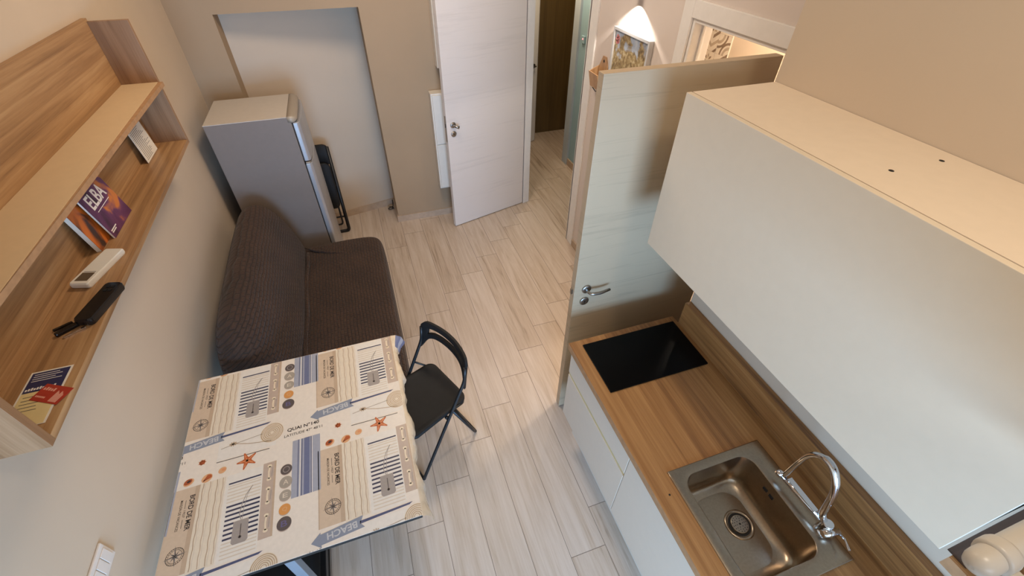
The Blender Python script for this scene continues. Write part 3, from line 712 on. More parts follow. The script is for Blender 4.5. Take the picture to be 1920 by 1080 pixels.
def tile(T):
    yb, yt = 1.405, 1.742
    T.R(-1.045, -.948, yb, yt, 'tan', 1); T.R(-.962, -.945, yb, yt, 'tan_dark', 2); T.R(-1.045, -1.041, yb, yt, 'tan_dark', 2)
    T.R(-.945, -.852, yb-.005, yt, 'cream', 1)
    for k, x in enumerate((-.934, -.908, -.882, -.860)):
        T.line([(x + .0013*math.sin(i*1.3+k), yb + (yt-yb)*i/26) for i in range(27)], .0032, 'rope' if k % 2 == 0 else 'tan_dark', 2)
        T.line([(x + .007 + .0010*math.sin(i*1.7+k), yb + (yt-yb)*i/26) for i in range(27)], .0028, 'pale', 2)
    T.text('BORD DE MER', (-.977, 1.706), (0, -.142), (.019, 0), 'dark', 3)
    T.line([(-.989, 1.690), (-.989, 1.655)], .0016, 'dark', 3); T.line([(-.989, 1.612), (-.989, 1.578)], .0016, 'dark', 3); T.text('1927', (-.992, 1.648), (0, -.028), (.008, 0), 'dark', 3)
    T.text('MAISON DE VACANCES', (-1.009, 1.694), (0, -.122), (.0095, 0), 'dark', 3)
    x, y = -.99, 1.478                                             # compass
    T.ring(x, y, .030, .0018, 'dark', 3); T.ring(x, y, .023, .0012, 'dark', 3)
    for k in range(8):
        a = k*PI/4 + .12; L = .040 if k % 2 == 0 else .022
        tip = (x + L*math.cos(a), y + L*math.sin(a)); sd = .0055
        T.P([(x, y), (x + sd*math.cos(a-.6), y + sd*math.sin(a-.6)), tip], 'dark', 4); T.P([(x, y), tip, (x + sd*math.cos(a+.6), y + sd*math.sin(a+.6))], 'card', 4)
    for k in range(24):
        a = k*PI/12; T.line([(x + .0245*math.cos(a), y + .0245*math.sin(a)), (x + .029*math.cos(a), y + .029*math.sin(a))], .0014, 'dark', 3)
    # striped block with tag
    T.R(-.846, -.708, 1.395, yt, 'white', 1)
    T.R(-.836, -.712, 1.699, 1.7055, 'navy', 2)
    for yy in (1.688, 1.677, 1.662, 1.648, 1.634, 1.620): T.R(-.836, -.712, yy, yy+.005, 'pale', 2)
    for k in range(8): T.R(-.834, -.711, 1.4735 + .0181*k, 1.4810 + .0181*k, 'navy', 2)
    for yy in (1.460, 1.447, 1.434, 1.42, 1.406): T.R(-.836, -.712, yy, yy+.0045, 'pale', 2)
    T.P([(-.802, 1.455), (-.794, 1.447), (-.752, 1.447), (-.744, 1.455), (-.746, 1.535), (-.800, 1.535)], 'card', 3)
    T.ring(-.772, 1.487, .014, .002, 'shell_grey', 4, 16, PI, 2*PI); T.line([(-.786, 1.499), (-.758, 1.499)], .003, 'shell_grey', 4); T.line([(-.772, 1.52), (-.772, 1.466)], .003, 'stone', 4); T.oval(-.772, 1.470, .006, .005, 'stone', 4, 10)
    T.line([(-.772, 1.53), (-.782, 1.56), (-.776, 1.60), (-.764, 1.635), (-.742, 1.667)], .0028, 'card', 4); T.line([(-.770, 1.53), (-.768, 1.58), (-.760, 1.63), (-.748, 1.66)], .0018, 'card', 4)
    # taupe strip with rope cleats
    T.R(-.707, -.656, 1.432, yt+.005, 'taupe', 2); T.R(-.664, -.656, 1.432, yt+.005, 'tan_dark', 3)
    for yy in (1.70, 1.60, 1.49):
        T.line([(-.682, yy-.028), (-.684, yy), (-.681, yy+.028)], .007, 'knob', 4); T.oval(-.682, yy-.03, .009, .007, 'knob', 4, 12); T.oval(-.682, yy+.03, .009, .007, 'knob', 4, 12)
        T.line([(-.672, yy-.02), (-.670, yy+.02)], .003, 'card', 3)
    # round stones and shells column
    for yy, rr, c1, c2, ch in ((1.690, .023, 'stone', 'card', None), (1.634, .025, 'shell_grey', 'pale', 'A'), (1.577, .023, 'shell_grey', 'pale', 'E'), (1.519, .022, 'orange', 'peach', 'Q'), (1.463, .027, 'stone', 'lilac', 'B')):
        T.oval(-.615, yy-.003, rr, rr*1.02, 'taupe', 2); T.oval(-.615, yy, rr, rr, c1, 3)
        if ch: T.text(ch, (-.615-rr*.42, yy-rr*.42), (rr*.84, 0), (0, rr*.84), c2, 4)
        else: T.ring(-.615, yy, rr*.55, .003, c2, 4, 16)
    # deckchair cloth
    T.R(-.593, -.478, 1.553, 1.817, 'blue', 2)
    for a, b, c in ((.20, .225, 'blue_dark'), (.27, .30, 'white'), (.33, .36, 'blue_dark'), (.42, .62, 'blue_mid'), (.66, .685, 'blue_dark'), (.70, .72, 'white')):
        T.R(-.593 + .115*a, -.593 + .115*b, 1.553, 1.817, c, 3)
    T.text('QUAI N°140', (-.614, 1.303), (.136, .001), (0, .0205), 'dark', 3)
    T.text('LATITUDE 47° 48\'11', (-.626, 1.279), (.162, .001), (0, .0135), 'dark', 3)
    # arrow sign
    ax, ay = -1.073, 1.363; c, s_ = math.cos(.075), math.sin(.075)
    A = lambda u, v: (ax + u*c - v*s_, ay + u*s_ + v*c)
    T.P([A(0, 0), A(.036, -.030), A(.036, -.020), A(.196, -.020), A(.182, .0), A(.196, .026), A(.036, .020), A(.036, .028)], 'arrow', 3)
    O, U, V = A(.170, .015), (-.112*c, -.112*s_), (.026*s_, -.026*c)
    T.text('BEACH', O, U, V, 'letter', 4)
    T.P([(-.893, 1.374), (-.700, 1.382), (-.686, 1.390), (-.893, 1.385)], 'blue_dark', 3)
    T.R(-.895, -.66, 1.26, 1.372, 'white', 1)
    for k in range(6): T.ring(-.679, 1.328, .010 + .007*k, .0036, 'spiral' if k % 2 else 'tan_dark', 3)
    T.oval(-.679, 1.328, .049, .049, 'cream', 2, 28)
    T.line([(-.885, 1.316), (-.83, 1.324), (-.72, 1.335)], .0028, 'shell_grey', 3)
    T.line([(-.83, 1.324), (-.80, 1.314), (-.77, 1.304), (-.73, 1.296), (-.68, 1.288)], .003, 'rope', 3)
    for k in range(9):
        a = k*.7; T.line([(-.838, 1.325), (-.838 + .016*math.cos(a), 1.325 + .011*math.sin(a))], .0045, 'rope', 4)
    T.line([(-.895, 1.2545), (-.685, 1.2495)], .0028, 'dark', 3)
    sx, sy = -.772, 1.222                                          # starfish
    for k in range(5):
        a = PI/2 + .35 + k*2*PI/5; r1 = .041
        T.P([(sx + .015*math.cos(a-PI/5), sy + .015*math.sin(a-PI/5)), (sx + r1*math.cos(a-.06), sy + r1*math.sin(a-.06)), (sx + r1*math.cos(a+.06), sy + r1*math.sin(a+.06)), (sx + .015*math.cos(a+PI/5), sy + .015*math.sin(a+PI/5)), (sx, sy)], 'star', 4)
        T.line([(sx, sy), (sx + .03*math.cos(a), sy + .03*math.sin(a))], .004, 'star_light', 5)
    for k in range(7): T.oval(sx + .016*math.cos(k*.9), sy + .016*math.sin(k*.9), .0024, .0024, 'rust', 6, 8)
    T.oval(sx, sy, .006, .006, 'star_light', 5, 10)
    T.oval(-.952, 1.277, .012, .011, 'star', 3); T.oval(-.951, 1.276, .006, .005, 'rust', 4); 
    for k in range(7): a = k*.9; T.line([(-.952, 1.277), (-.952 + .016*math.cos(a), 1.277 + .014*math.sin(a))], .003, 'star_light', 3)
    T.oval(-.993, 1.203, .016, .012, 'rust', 3, rot=.4); T.oval(-.990, 1.204, .008, .005, 'dark', 4, 10, rot=.4); T.oval(-.99, 1.2, .020, .015, 'peach', 2, rot=.4)
    T.oval(-.922, 1.195, .021, .018, 'peach', 3, rot=.5); T.oval(-.915, 1.199, .011, .010, 'star', 4, 12)
    for k in range(5): T.line([(-.935, 1.184), (-.922 + .018*math.cos(k*.35), 1.195 + .016*math.sin(k*.35))], .0022, 'rust', 5)
    T.oval(-.866, 1.211, .016, .014, 'peach', 3, rot=.5); T.oval(-.862, 1.213, .008, .006, 'star_light', 4, 12)
for i in (-1, 0, 1):
    for jn in (-2, -1, 0, 1):
        tile(Tile(.5565*i + .0035*jn, .015*0 + .0018*i - .567*jn))
# cloth sheet: slightly soft edges
TP = PZ - .0012
cm.box(TX0, TX1, TY0, TY1, TP, PZ, mi=INK['base'])
t = thing('tablecloth', 'glossy beach print tablecloth with arrows, shells and starfish on the dining table', 'tablecloth', (-.57, 1.26, PZ))
bmesh.ops.translate(cm.bm, verts=cm.bm.verts, vec=-Vector((-.57, 1.26, PZ)))
cm.build('printed_top', CM, t, fixn=False)
# overhang on the chair side: crinkled drop, longer at the far corner
m = MB(); rows = []
ny = 60
for i in range(ny+1):
    s = i/ny; y = TY0 - .004 + (TY1 - TY0 + .006)*s
    wv = .010*math.sin(s*19) + .006*math.sin(s*43+1) + .003*math.sin(s*97)
    far = max(0, (s-.86)/.14); near = max(0, (.06-s)/.06)
    far = max(0, (s-.90)/.10); out = .020 + wv*.8*(1-far) + .046*far + .012*near; drop = .062 + wv*.7 + .045*far*(1-.7*far) + .02*near
    y2 = y - .05*far*0
    rows.append([(TX1-.002, y, PZ+.0004), (TX1+.004 + out*.3, y, PZ-.004), (TX1 + out*.72 + .004, y, PZ-drop*.35), (TX1 + out*.9, y + .004*math.sin(s*31), PZ-drop*.7), (TX1 + out, y, PZ-drop)])
for a, b in zip(rows, rows[1:]):
    for k in range(4):
        yv = (a[0][1]-TY0)/(TY1-TY0)
        ph = (a[0][1] - TY0) % .567
        mi = 0
        if yv > .91 and k > 0: mi = (1, 2, 3, 2)[k]
        elif k == 1 and .30 < ph < .345: mi = 4
        elif k >= 2 and .05 < ph < .16: mi = 4
        f = m.face([a[k], b[k], b[k+1], a[k+1]], mi); f.smooth = True
bmesh.ops.remove_doubles(m.bm, verts=m.bm.verts, dist=1e-5)
M['vinyl'] = plain('cloth_overhang', rgb(222, 208, 186), 0.25, var=0.1, nscale=24, coat=.4)
part(m, 'overhang', [M['vinyl'], CM[INK['blue']], CM[INK['blue_mid']], CM[INK['blue']], CM[INK['pale']]], t)

# ------------------------------------------------------------------ folding chairs
def fillet(pts, r, n=5):
    out = [Vector(pts[0])]
    for a, b, c in zip(pts, pts[1:], pts[2:]):
        a, b, c = Vector(a), Vector(b), Vector(c); d0 = (a-b); d1 = (c-b); rr = min(r, d0.length*.45, d1.length*.45)
        p0 = b + d0.normalized()*rr; p1 = b + d1.normalized()*rr
        for i in range(n+1):
            s = i/n; out.append((1-s)**2*p0 + 2*s*(1-s)*b + s*s*p1)
    out.append(Vector(pts[-1])); return out
def seat_shape(m, z, th, yb=-.165, yf=.21, wb=.178, wf=.19):
    po = []
    po += arc(wb-.05, yb+.05, .05, -PI/2, 0, 6); po += arc(wf-.03, yf-.03, .03, 0, PI/2, 5); po += arc(-wf+.03, yf-.03, .03, PI/2, PI, 5); po += arc(-wb+.05, yb+.05, .05, PI, 1.5*PI, 6)
    def ring(s, zz): return [(x*s, (y-.02)*s+.02, zz) for x, y in po]
    m.loft([ring(.97, z-th), ring(1, z-th+.004), ring(1, z-.004), ring(.975, z), ring(.90, z+.001), ring(.82, z-.003)], smooth=True)
def back_panel(m, hw, y0, z0, z1, lean, depth, slot=True):
    """curved back rest with a long slot; x from -hw..hw, bowed backwards"""
    n = 28
    def pt(x, z, off): 
        bow = -depth*(1-(x/hw)**2); return (x, y0 + bow + (z-z0)*lean + off, z)
    def edge(x):
        k = abs(x)/hw; top = z1 - .028*max(0, (k-.80)/.20)**2; bot = z0 + .055*(1-min(1, (k/.86))**6) - .055*(0 if k < .86 else (k-.86)/.14)
        return bot, top
    sl = lambda x: abs(x) < hw*.82
    cols = [-hw + 2*hw*i/n for i in range(n+1)]
    lays = []
    for off in (-.008, .008):
        grid = []
        for x in cols:
            b, tp = edge(x); fr = [0, .2, .36, .67, .84, 1.]
            grid.append([m.bm.verts.new(pt(x, b + (tp-b)*f, off + (.003 if 0 < f < 1 and off > 0 else 0))) for f in fr])
        lays.append(grid)
    hole = lambda i, k: slot and k == 2 and sl(cols[i]) and sl(cols[i+1])
    for i in range(n):
        for k in range(5):
            if hole(i, k): continue
            for g, rev in ((lays[0], False), (lays[1], True)):
                q = [g[i][k], g[i+1][k], g[i+1][k+1], g[i][k+1]]
                f = m.bm.faces.new(q[::-1] if rev else q); f.smooth = True
    def wall(a, b): 
        try: m.bm.faces.new((lays[0][a[0]][a[1]], lays[0][b[0]][b[1]], lays[1][b[0]][b[1]], lays[1][a[0]][a[1]]))
        except ValueError: pass
    for i in range(n): wall((i, 0), (i+1, 0)); wall((i, 5), (i+1, 5))
    for k in range(5): wall((0, k), (0, k+1)); wall((n, k), (n, k+1))
    for i in range(n):
        if hole(i, 2):
            wall((i, 2), (i+1, 2)); wall((i, 3), (i+1, 3))
            if not hole(i-1, 2): wall((i, 2), (i, 3))
            if i+1 >= n or not hole(i+1, 2): wall((i+1, 2), (i+1, 3))
def make_chair(label):
    t = thing('folding_chair', label, 'chair', (0, 0, 0), 0, 'black folding chairs')
    m = MB(); seat_shape(m, .445, .022); part(m, 'seat', M['black'], t, local=True)
    m = MB(); back_panel(m, .205, -.140, .635, .785, -.16, .045); part(m, 'backrest', M['black'], t, local=True, bevel=.003)
    A = .200
    for s in (-1, 1):      # long tube from the back rest to the front foot
        m = MB(); m.tube(fillet([(s*A, -.150, .74), (s*A, -.138, .64), (s*A, .205, .03), (s*A, .212, .011), (s*(A-.05), .212, .011)], .03), .0095, 10); part(m, 'leg', M['black_metal'], t, local=True)
        m = MB(); m.tube(fillet([(s*.165, -.055, .418), (s*.165, -.195, .03), (s*.165, -.207, .0105), (s*.11, -.207, .0105)], .025), .009, 10); part(m, 'leg', M['black_metal'], t, local=True)
    m = MB(); m.tube([(-.16, .212, .011), (.16, .212, .011)], .0095, 10); part(m, 'front_rail', M['black_metal'], t, local=True)
    m = MB(); m.tube([(-.12, -.207, .0105), (.12, -.207, .0105)], .009, 10); part(m, 'rear_rail', M['black_metal'], t, local=True)
    m = MB(); m.tube(fillet([(-A, -.045, .470), (-.165, -.150, .402), (.165, -.150, .402), (A, -.060, .502)], .04), .006, 8); part(m, 'back_brace', M['black_metal'], t, local=True)
    for s in (-1, 1):
        m = MB(); m.lathe([(.011, 0), (.011, .012), (.007, .014)], (s*.178, -.008, .412), (s, 0, 0), 12); part(m, 'pivot', M['black_metal'], t, local=True)
    return t
def dup(root, label):
    r = root.copy(); COL.objects.link(r); r['label'] = label
    for ch in list(root.children):
        c = ch.copy(); COL.objects.link(c); c.parent = r
    return r
ch = make_chair('unfolded black folding chair standing on the right side of the table')
ch.location = (.019, 1.543, 0); ch.rotation_euler = (0, 0, math.radians(114.2))
# folded one against the niche wall: flat stack of frame, seat and back
t = thing('folding_chair', 'folded black chair propped upright between the fridge and niche wall', 'chair', (-.56, 4.05, 0), 0, 'black folding chairs')
A = .21; ln = .09
FP = lambda x, z, o=0: (x, o + ln*z, z)
m = MB(); m.tube(fillet([FP(-A, .86), FP(-A, .012), FP(A, .012), FP(A, .86)], .03), .0165, 10); part(m, 'frame', M['black_metal'], t, local=True)
m = MB(); m.tube(fillet([FP(-.17, .55, -.02), FP(-.17, .10, -.02), FP(.17, .10, -.02), FP(.17, .55, -.02)], .03), .009, 10); part(m, 'inner_frame', M['black_metal'], t, local=True)
m = MB(); po = rrect(-.196, .196, .285, .735, .05)
m.loft([[FP(x*s, .49+(z-.49)*s, o) for x, z in po] for s, o in ((.97, -.045), (1, -.040), (1, -.028), (.97, -.023))]); part(m, 'seat', M['black'], t, local=True)
m = MB(); po = rrect(-A-.008, A+.008, .70, .885, .05)
m.loft([[FP(x*s, .79+(z-.79)*s, o) for x, z in po] for s, o in ((.97, -.012), (1, -.008), (1, .010), (.97, .014))]); part(m, 'backrest', M['black'], t, local=True)
m = MB(); m.tube([FP(-A, .17), FP(A, .17)], .008, 8); part(m, 'front_rail', M['black_metal'], t, local=True)

c2 = dup(t, 'folded black chair lying flat on the floor under the table')
c2.location = (-.853, .56, .016); c2.rotation_euler = (-math.radians(90 - 5.14), 0, 0)

# ------------------------------------------------------------------ kitchen
CF, CY0, CY1 = .768, -.60, 1.283           # fronts plane, run of units
WTX0, WTX1 = .748, 1.352
# carcasses
def unit(y0, y1, label, fronts):
    t = thing('base_cabinet', label, 'cabinet', ((CF+1.35)/2, (y0+y1)/2, 0), 0, 'white base cabinets')
    m = MB(); m.box(CF+.022, XK-.001, y0, y1, .29, .655); m.box(CF+.022, XK-.001, y0, y0+.018, .655, .858); m.box(CF+.022, XK-.001, y1-.018, y1, .655, .858)
    part(m, 'carcass', M['white_matte'], t)
    part(MB().box(.86, XK-.02, y0, y1, .0, .29), 'plinth', M['white_matte'], t)
    for nm, z0, z1 in fronts: part(MB().box(CF, CF+.020, y0+.0015, y1-.0015, z0, z1), nm, M['white'], t, bevel=.002)
    return t
t1 = unit(.690, CY1, 'white handleless drawer cabinet under the black hob', [('drawer', .288, .650), ('drawer', .672, .852)])
part(MB().box(CF+.004, CF+.021, .692, CY1-.002, .650, .672), 'grip_channel', plain('channel_cream', rgb(214, 200, 150), .5), t1)
unit(.030, .690, 'white cabinet with one plain door under the sink', [('cabinet_door', .288, .852)])
unit(-.60, .030, 'white cabinet with one plain door beyond the sink, nearest the camera', [('cabinet_door', .288, .852)])
# worktop with a cut-out for the bowl
SX0, SX1, SY0, SY1 = .875, 1.195, .135, .530
m = MB(); z0, z1 = .860, .900
m.box(WTX0, WTX1, SY1, CY1+.004, z0, z1); m.box(WTX0, WTX1, -.6, SY0, z0, z1); m.box(WTX0, SX0, SY0, SY1, z0, z1); m.box(SX1, WTX1, SY0, SY1, z0, z1)
bmesh.ops.remove_doubles(m.bm, verts=m.bm.verts, dist=1e-5)
t = thing('worktop', 'light oak worktop along the kitchen wall', 'worktop', (1.05, .3, .86))
o = part(m, 'top_board', M['oak_top'], t)
part(MB().box(WTX0-.0012, WTX0, -.6, CY1+.004, z0, z1-.001), 'front_edge_band', M['oak_edge'], t)
tag(MB().box(WTX1+.0002, XK-.0002, -.6, 1.238, .8605, 1.045).build('upstand', M['oak_top'], bevel=.002, origin=(1.37, .3, .86)), 'oak upstand strip standing behind the worktop', 'upstand')
m = MB(); m.lathe([(.004, 0), (.004, .0006)], (.800, .483, .9001), seg=10); part(m, 'plug_dot', M['dark'], t)
# hob
t = thing('hob', 'black glass hob set into the oak worktop', 'hob', (1.06, 1.105, .9))
part(MB().prism(rrect(.805, 1.328, .957, 1.251, .004), 2, .9003, .906), 'glass_plate', M['glass_black'], t, bevel=.001)
# sink
t = thing('sink', 'stainless steel single bowl sink set into the worktop', 'sink', (1.05, .33, .9))
BXa, BXb, BYa, BYb = .882, 1.190, .145, .525
outer = rrect(.838, 1.268, .098, .560, .006, 4)
def bowl(s_in, z, r):
    return [(x, y, z) for x, y in rrect(BXa+s_in, BXb-s_in, BYa+s_in, BYb-s_in, r, 8)]
n8 = len(bowl(0, 0, .05))
def resample(po, n):
    P = [Vector((p[0], p[1], 0)) for p in po]; P.append(P[0]); L = [0]
    for a, b in zip(P, P[1:]): L.append(L[-1] + (b-a).length)
    return P, L
# outer ring matched to the bowl ring by angle
inner = bowl(0, .9035, .055); cxb, cyb = (.838+1.268)/2, (.098+.560)/2
def cast(p):
    d = Vector((p[0]-cxb, p[1]-cyb)); k = 1e9
    if abs(d.x) > 1e-9: k = min(k, ((1.268 if d.x > 0 else .838)-cxb)/d.x)
    if abs(d.y) > 1e-9: k = min(k, ((.560 if d.y > 0 else .098)-cyb)/d.y)
    return (cxb + d.x*k, cyb + d.y*k)
o2 = [cast(p) for p in inner]
for cxr, cyr in ((.838, .098), (1.268, .098), (1.268, .560), (.838, .560)):   # snap nearest ring points to the corners
    i = min(range(len(o2)), key=lambda q: (o2[q][0]-cxr)**2 + (o2[q][1]-cyr)**2); o2[i] = (cxr, cyr)
m = MB()
m.loft([[(x, y, .9003) for x, y in o2], [(x, y, .9045) for x, y in o2], [(cxb+(x-cxb)*.985, cyb+(y-cyb)*.985, .9052) for x, y in o2], [(x, y, .9042) for x, y, z in bowl(-.004, 0, .058)], bowl(0, .9015, .055)], caps=False)
part(m, 'sink_rim', M['steel'], t)
m = MB(); m.loft([bowl(0, .9015, .055), bowl(.002, .885, .055), bowl(.006, .78, .055), bowl(.012, .752, .055), bowl(.026, .737, .06), bowl(.05, .732, .07)], caps=False)
bt = bowl(.05, .732, .07); m.face(bt[::-1])
part(m, 'sink_bowl', M['steel'], t, fixn=False)
dx, dy, dz = 1.075, .345, .7325
m = MB(); m.lathe([(.057, 0), (.056, .003), (.046, .0025), (.044, -.004)], (dx, dy, dz), cap=False, seg=32)
dr = part(m, 'drain_ring', M['steel'], t)
m = MB(); m.lathe([(.043, -.0035), (.043, -.0025)], (dx, dy, dz+.004), seg=32); part(m, 'drain_well', M['dark'], dr)
m = MB(); m.lathe([(.034, 0), (.035, .002), (.033, .004)], (dx, dy, dz+.002), seg=32); part(m, 'strainer', M['steel'], dr)
m = MB()
for rr, nn in ((.012, 6), (.020, 12), (.028, 16)):
    for q in range(nn): m.lathe([(.0018, 0), (.0018, .0004)], (dx + rr*math.cos(2*PI*q/nn), dy + rr*math.sin(2*PI*q/nn), dz+.0061), seg=8)
m.lathe([(.004, 0), (.004, .0006)], (dx, dy, dz+.0061), seg=10); part(m, 'strainer_holes', M['dark'], dr)
m = MB()
for y in (.395, .365): 
    for k in (0, .0085): m.box(1.1845, 1.1875, y-.010, y+.010, .858-k, .8615-k)
part(m, 'overflow_slots', M['dark'], t)
# faucet
t = thing('faucet', 'chrome mixer tap with arched spout behind the sink bowl', 'tap', (1.236, .205, .9052))
m = MB(); m.lathe([(.024, 0), (.024, .006), (.019, .010), (.018, .055), (.016, .060)], (1.236, .205, .9052), seg=24); part(m, 'tap_body', M['chrome'], t)
m = MB(); m.lathe([(.013, -.03), (.013, .028)], (1.236, .183, .94), (1, -.25, .1), 16); m.tube([(1.262, .176, .944), (1.255, .15, .952), (1.235, .118, .958)], [.005, .0045, .004], 8); part(m, 'lever', M['chrome'], t)
m = MB()
arch = [(1.232, .222, .958), (1.218, .234, 1.0), (1.208, .242, 1.07), (1.203, .252, 1.13), (1.201, .272, 1.178), (1.201, .300, 1.208), (1.201, .330, 1.212), (1.201, .358, 1.19), (1.202, .374, 1.15), (1.204, .380, 1.09), (1.207, .384, 1.03), (1.210, .388, .975)]
cv = []
for i in range(len(arch)-1):
    p0, p1, p2, p3 = [Vector(arch[max(0, min(len(arch)-1, q))]) for q in (i-1, i, i+1, i+2)]
    for k in range(4):
        s = k/4; cv.append(.5*((2*p1) + (-p0+p2)*s + (2*p0-5*p1+4*p2-p3)*s*s + (-p0+3*p1-3*p2+p3)*s**3))
cv.append(Vector(arch[-1])); m.tube(cv, [.0125 if i < len(cv)*.55 else .0095 for i in range(len(cv))], 14); part(m, 'spout', M['chrome'], t)
m = MB(); m.tube([(1.226, .226, .962), (1.218, .30, .962), (1.210, .398, .962)], .0115, 14); m.lathe([(.016, 0), (.0165, .012), (.013, .022)], (1.2105, .392, .962), (-.08, 1, 0), 18); m.box(1.209, 1.2295, .25, .372, .9715, .9755)
part(m, 'spray_bar', M['chrome'], t)

# upper cabinet
t = thing('wall_cabinet', 'white wall cabinet with one large flap front above the worktop', 'cabinet', (1.2, .63, 1.49))
UX, UY0, UY1, UZ0, UZ1 = 1.022, .018, 1.235, 1.492, 2.097
part(MB().box(UX+.021, XK-.002, UY0+.002, UY1-.002, UZ0+.006, UZ1-.004), 'carcass', M['white_matte'], t)
part(MB().box(UX, UX+.019, UY0, UY1, UZ0, UZ1), 'flap_door', M['white_warm'], t, bevel=.0015)
o = part(MB().box(UX+.022, XK-.002, UY0+.002, UY1-.002, UZ1-.004, UZ1), 'top_board', M['cab_top'], t); o['label'] = 'cream top board'
for x in (1.155, 1.322):
    m = MB(); m.lathe([(.006, 0), (.006, .0006)], (x, .62, UZ1+.0001), seg=12); part(m, 'screw_hole', M['dark'], o)
# oak board on the wall beyond the cabinet and the deck post
t = thing('open_shelf', 'oak open wall shelf beyond the white wall cabinet, at lower right', 'shelf', (1.2, -.07, 1.455))
part(MB().box(1.034, XK-.001, -.155, .000, 1.455, 1.490), 'bottom_board', M['oak_y'], t, bevel=.001)
part(MB().box(1.030, 1.034, -.155, .000, 1.4555, 1.4895), 'edge_band', M['oak_edge'], t)
part(MB().box(1.040, XK-.001, -.028, .012, 1.4905, 2.09), 'gap_shade_panel', M['gap_shade_wood'], t, bevel=.001)  # dark brown panel stands in for the shaded gap beside the cabinet
part(MB().box(1.370, XK-.001, -.155, -.0285, 1.4905, 2.09), 'back_panel', M['oak_y'], t)
t = thing('guard_rail', 'white tubular guard rail end with a screwed collar at lower right', 'rail', (.655, -.012, 1.91))
A = Vector((.652, -.019, 1.908)); AX = Vector((1, 0, 0))
m = MB(); m.lathe([(.003, -.001), (.010, .002), (.0158, .007), (.0182, .015), (.0187, .024), (.0187, .36)], A, AX, 36); part(m, 'tube', M['post'], t)
m = MB(); m.lathe([(.0188, 0), (.0224, .0015), (.0233, .005), (.0233, .020), (.0222, .0245), (.0188, .026)], A + AX*.036, AX, 36)
part(m, 'collar', M['post'], t)
m = MB(); m.box(.690, .712, -.160, -.037, 1.886, 1.906); part(m, 'bracket', M['post'], t, bevel=.004)
m = MB(); m.lathe([(.005, 0), (.0055, .003), (.003, .0045)], (.700, -.056, 1.906), (0, 0, 1), 14); part(m, 'screw', M['chrome'], t)

# ------------------------------------------------------------------ right wall: picture, lamp, wall pocket
t = thing('picture', 'silver framed painting of flowers and blue sky under the wall lamp', 'picture', (XB, 2.65, 1.35))
PX = XB-.032
m = MB(); y0, y1, z0, z1, fw = 2.435, 2.862, 1.36, 1.940, .018
m.box(PX, XB-.001, y0, y0+fw, z0, z1); m.box(PX, XB-.001, y1-fw, y1, z0, z1); m.box(PX, XB-.001, y0+fw, y1-fw, z1-fw, z1); m.box(PX, XB-.001, y0+fw, y1-fw, z0, z0+fw)
part(m, 'frame', plain('frame_silver', rgb(206, 206, 206), .3, .4), t, bevel=.002)
def paint_mat():
    m_, nt, b = new_mat('painting'); tc = N(nt, 'ShaderNodeTexCoord'); sp_ = N(nt, 'ShaderNodeSeparateXYZ'); nt.links.new(tc.outputs['Object'], sp_.inputs[0])
    v = coords(nt); n1 = noise(nt, v, 9, 4, .6, .8); n2 = noise(nt, v, 40, 4, .6)
    h = math_n(nt, 'ADD', sp_.outputs[2], math_n(nt, 'MULTIPLY', math_n(nt, 'SUBTRACT', n1, .5), .55))
    msk = ramp(nt, math_n(nt, 'MULTIPLY', h, 1.0), [(0.49, (0, 0, 0, 1)), (0.53, (1, 1, 1, 1))])
    sky = ramp(nt, n1, [(.3, rgb(120, 146, 186)), (.7, rgb(190, 198, 208))]); bush = ramp(nt, n2, [(.3, rgb(92, 74, 48)), (.5, rgb(150, 128, 84)), (.7, rgb(196, 182, 146))])
    mx = N(nt, 'ShaderNodeMix', data_type='RGBA'); nt.links.new(msk, mx.inputs[0]); nt.links.new(bush, mx.inputs[6]); nt.links.new(sky, mx.inputs[7])
    nt.links.new(mx.outputs[2], b.inputs['Base Color']); b.inputs['Roughness'].default_value = .4; return m_
part(MB().box(PX+.012, XB-.002, y0+fw, y1-fw, z0+fw, z1-fw), 'canvas', paint_mat(), t)
m = MB()
for k in range(5):
    a = k*1.26; m.lathe([(.013, 0), (.013, .0008)], (PX+.0118, 2.812 + .014*math.cos(a), 1.872 + .017*math.sin(a)), (-1, 0, 0), 10)
part(m, 'red_flower', plain('flower_red', rgb(206, 128, 128), .5, var=.1), t)
t = thing('wall_lamp', 'small metal wall spot lamp shining down over the painting', 'lamp', (XB, 2.65, 2.15))
m = MB(); m.lathe([(.030, 0), (.032, .004), (.032, .10), (.028, .104)], (1.632, 2.65, 2.142), seg=24); part(m, 'lamp_shade', M['satin'], t)
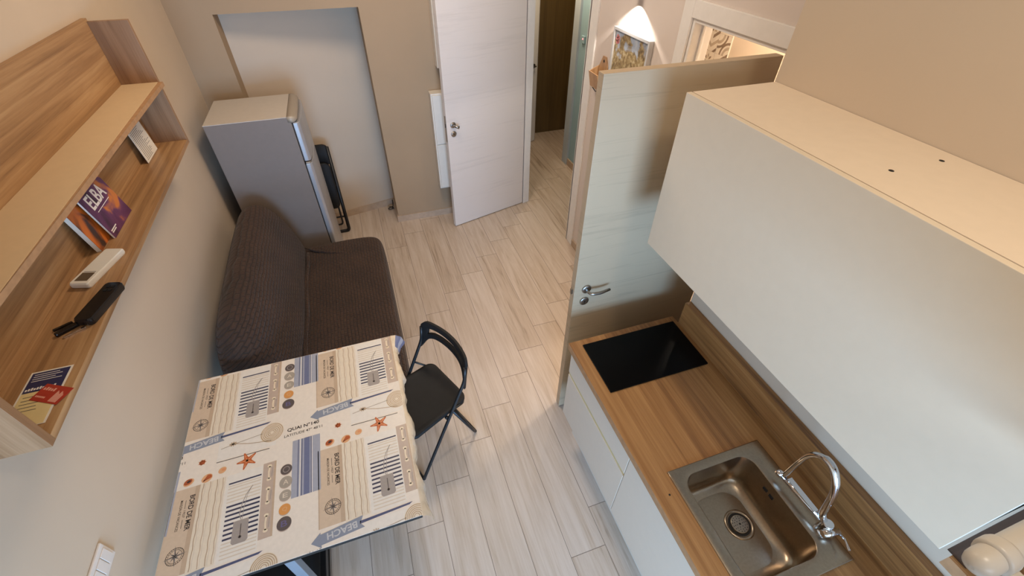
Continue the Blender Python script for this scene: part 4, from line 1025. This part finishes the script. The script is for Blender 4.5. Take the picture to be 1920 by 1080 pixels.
part(MB().box(1.66, XB-.001, 2.63, 2.67, 2.17, 2.23), 'wall_mount', M['satin'], t, bevel=.003)
# wooden wall pocket
t = thing('wall_pocket', 'small pale wooden wall pocket with a pierced gable back, left of the painting', 'wall pocket', (XB, 2.97, 1.52))
ya, yb, zb = 2.905, 3.04, 1.525
m = MB(); gb = [(ya, zb), (yb, zb), (yb, zb+.13), (yb-.02, zb+.16), (2.995, zb+.205), (2.95, zb+.205), (ya+.02, zb+.16), (ya, zb+.13)]
m.prism(gb, 0, XB-.009, XB-.001); part(m, 'back_board', M['pine'], t, bevel=.001)
fr = [(XB-.055, zb), (XB-.062, zb+.105)]
m = MB(); m.prism([(XB-.062, zb), (XB-.054, zb), (XB-.079, zb+.105), (XB-.087, zb+.105)], 1, ya, yb); part(m, 'front_board', M['pine'], t, bevel=.001)
for y in (ya, yb-.007):
    m = MB(); m.prism([(XB-.009, zb), (XB-.054, zb), (XB-.079, zb+.105), (XB-.009, zb+.135)], 1, y, y+.007); part(m, 'side_board', M['pine'], t, bevel=.001)
m = MB(); m.box(XB-.054, XB-.009, ya+.007, yb-.007, zb, zb+.007); part(m, 'bottom_board', M['pine'], t)
m = MB(); m.lathe([(.010, 0), (.010, .0006)], (XB-.009, 2.972, zb+.175), (-1, 0, 0), 14); part(m, 'hanging_hole', M['dark'], t)
m = MB(); m.tube([(XB-.05, ya+.02, zb-.008), (XB-.05, 2.97, zb-.022), (XB-.05, yb-.02, zb-.008)], .003, 6); part(m, 'hook_wire', M['dark'], t)
# red indicator on the blue hall wall
t = thing('alarm_sensor', 'small box with a glowing red dot on the blue hall wall', 'sensor', (2.36, 4.62, 1.42))
part(MB().box(2.345, 2.3598, 4.585, 4.655, 1.405, 1.475), 'sensor_body', M['blue'], t, bevel=.004)
m_, nt, b = new_mat('red_led'); b.inputs['Emission Color'].default_value = (1, .10, .22, 1); b.inputs['Emission Strength'].default_value = 1.6
m = MB(); m.lathe([(.009, 0), (.007, .004)], (2.345, 4.62, 1.445), (-1, 0, 0), 14); part(m, 'red_led', m_, t)
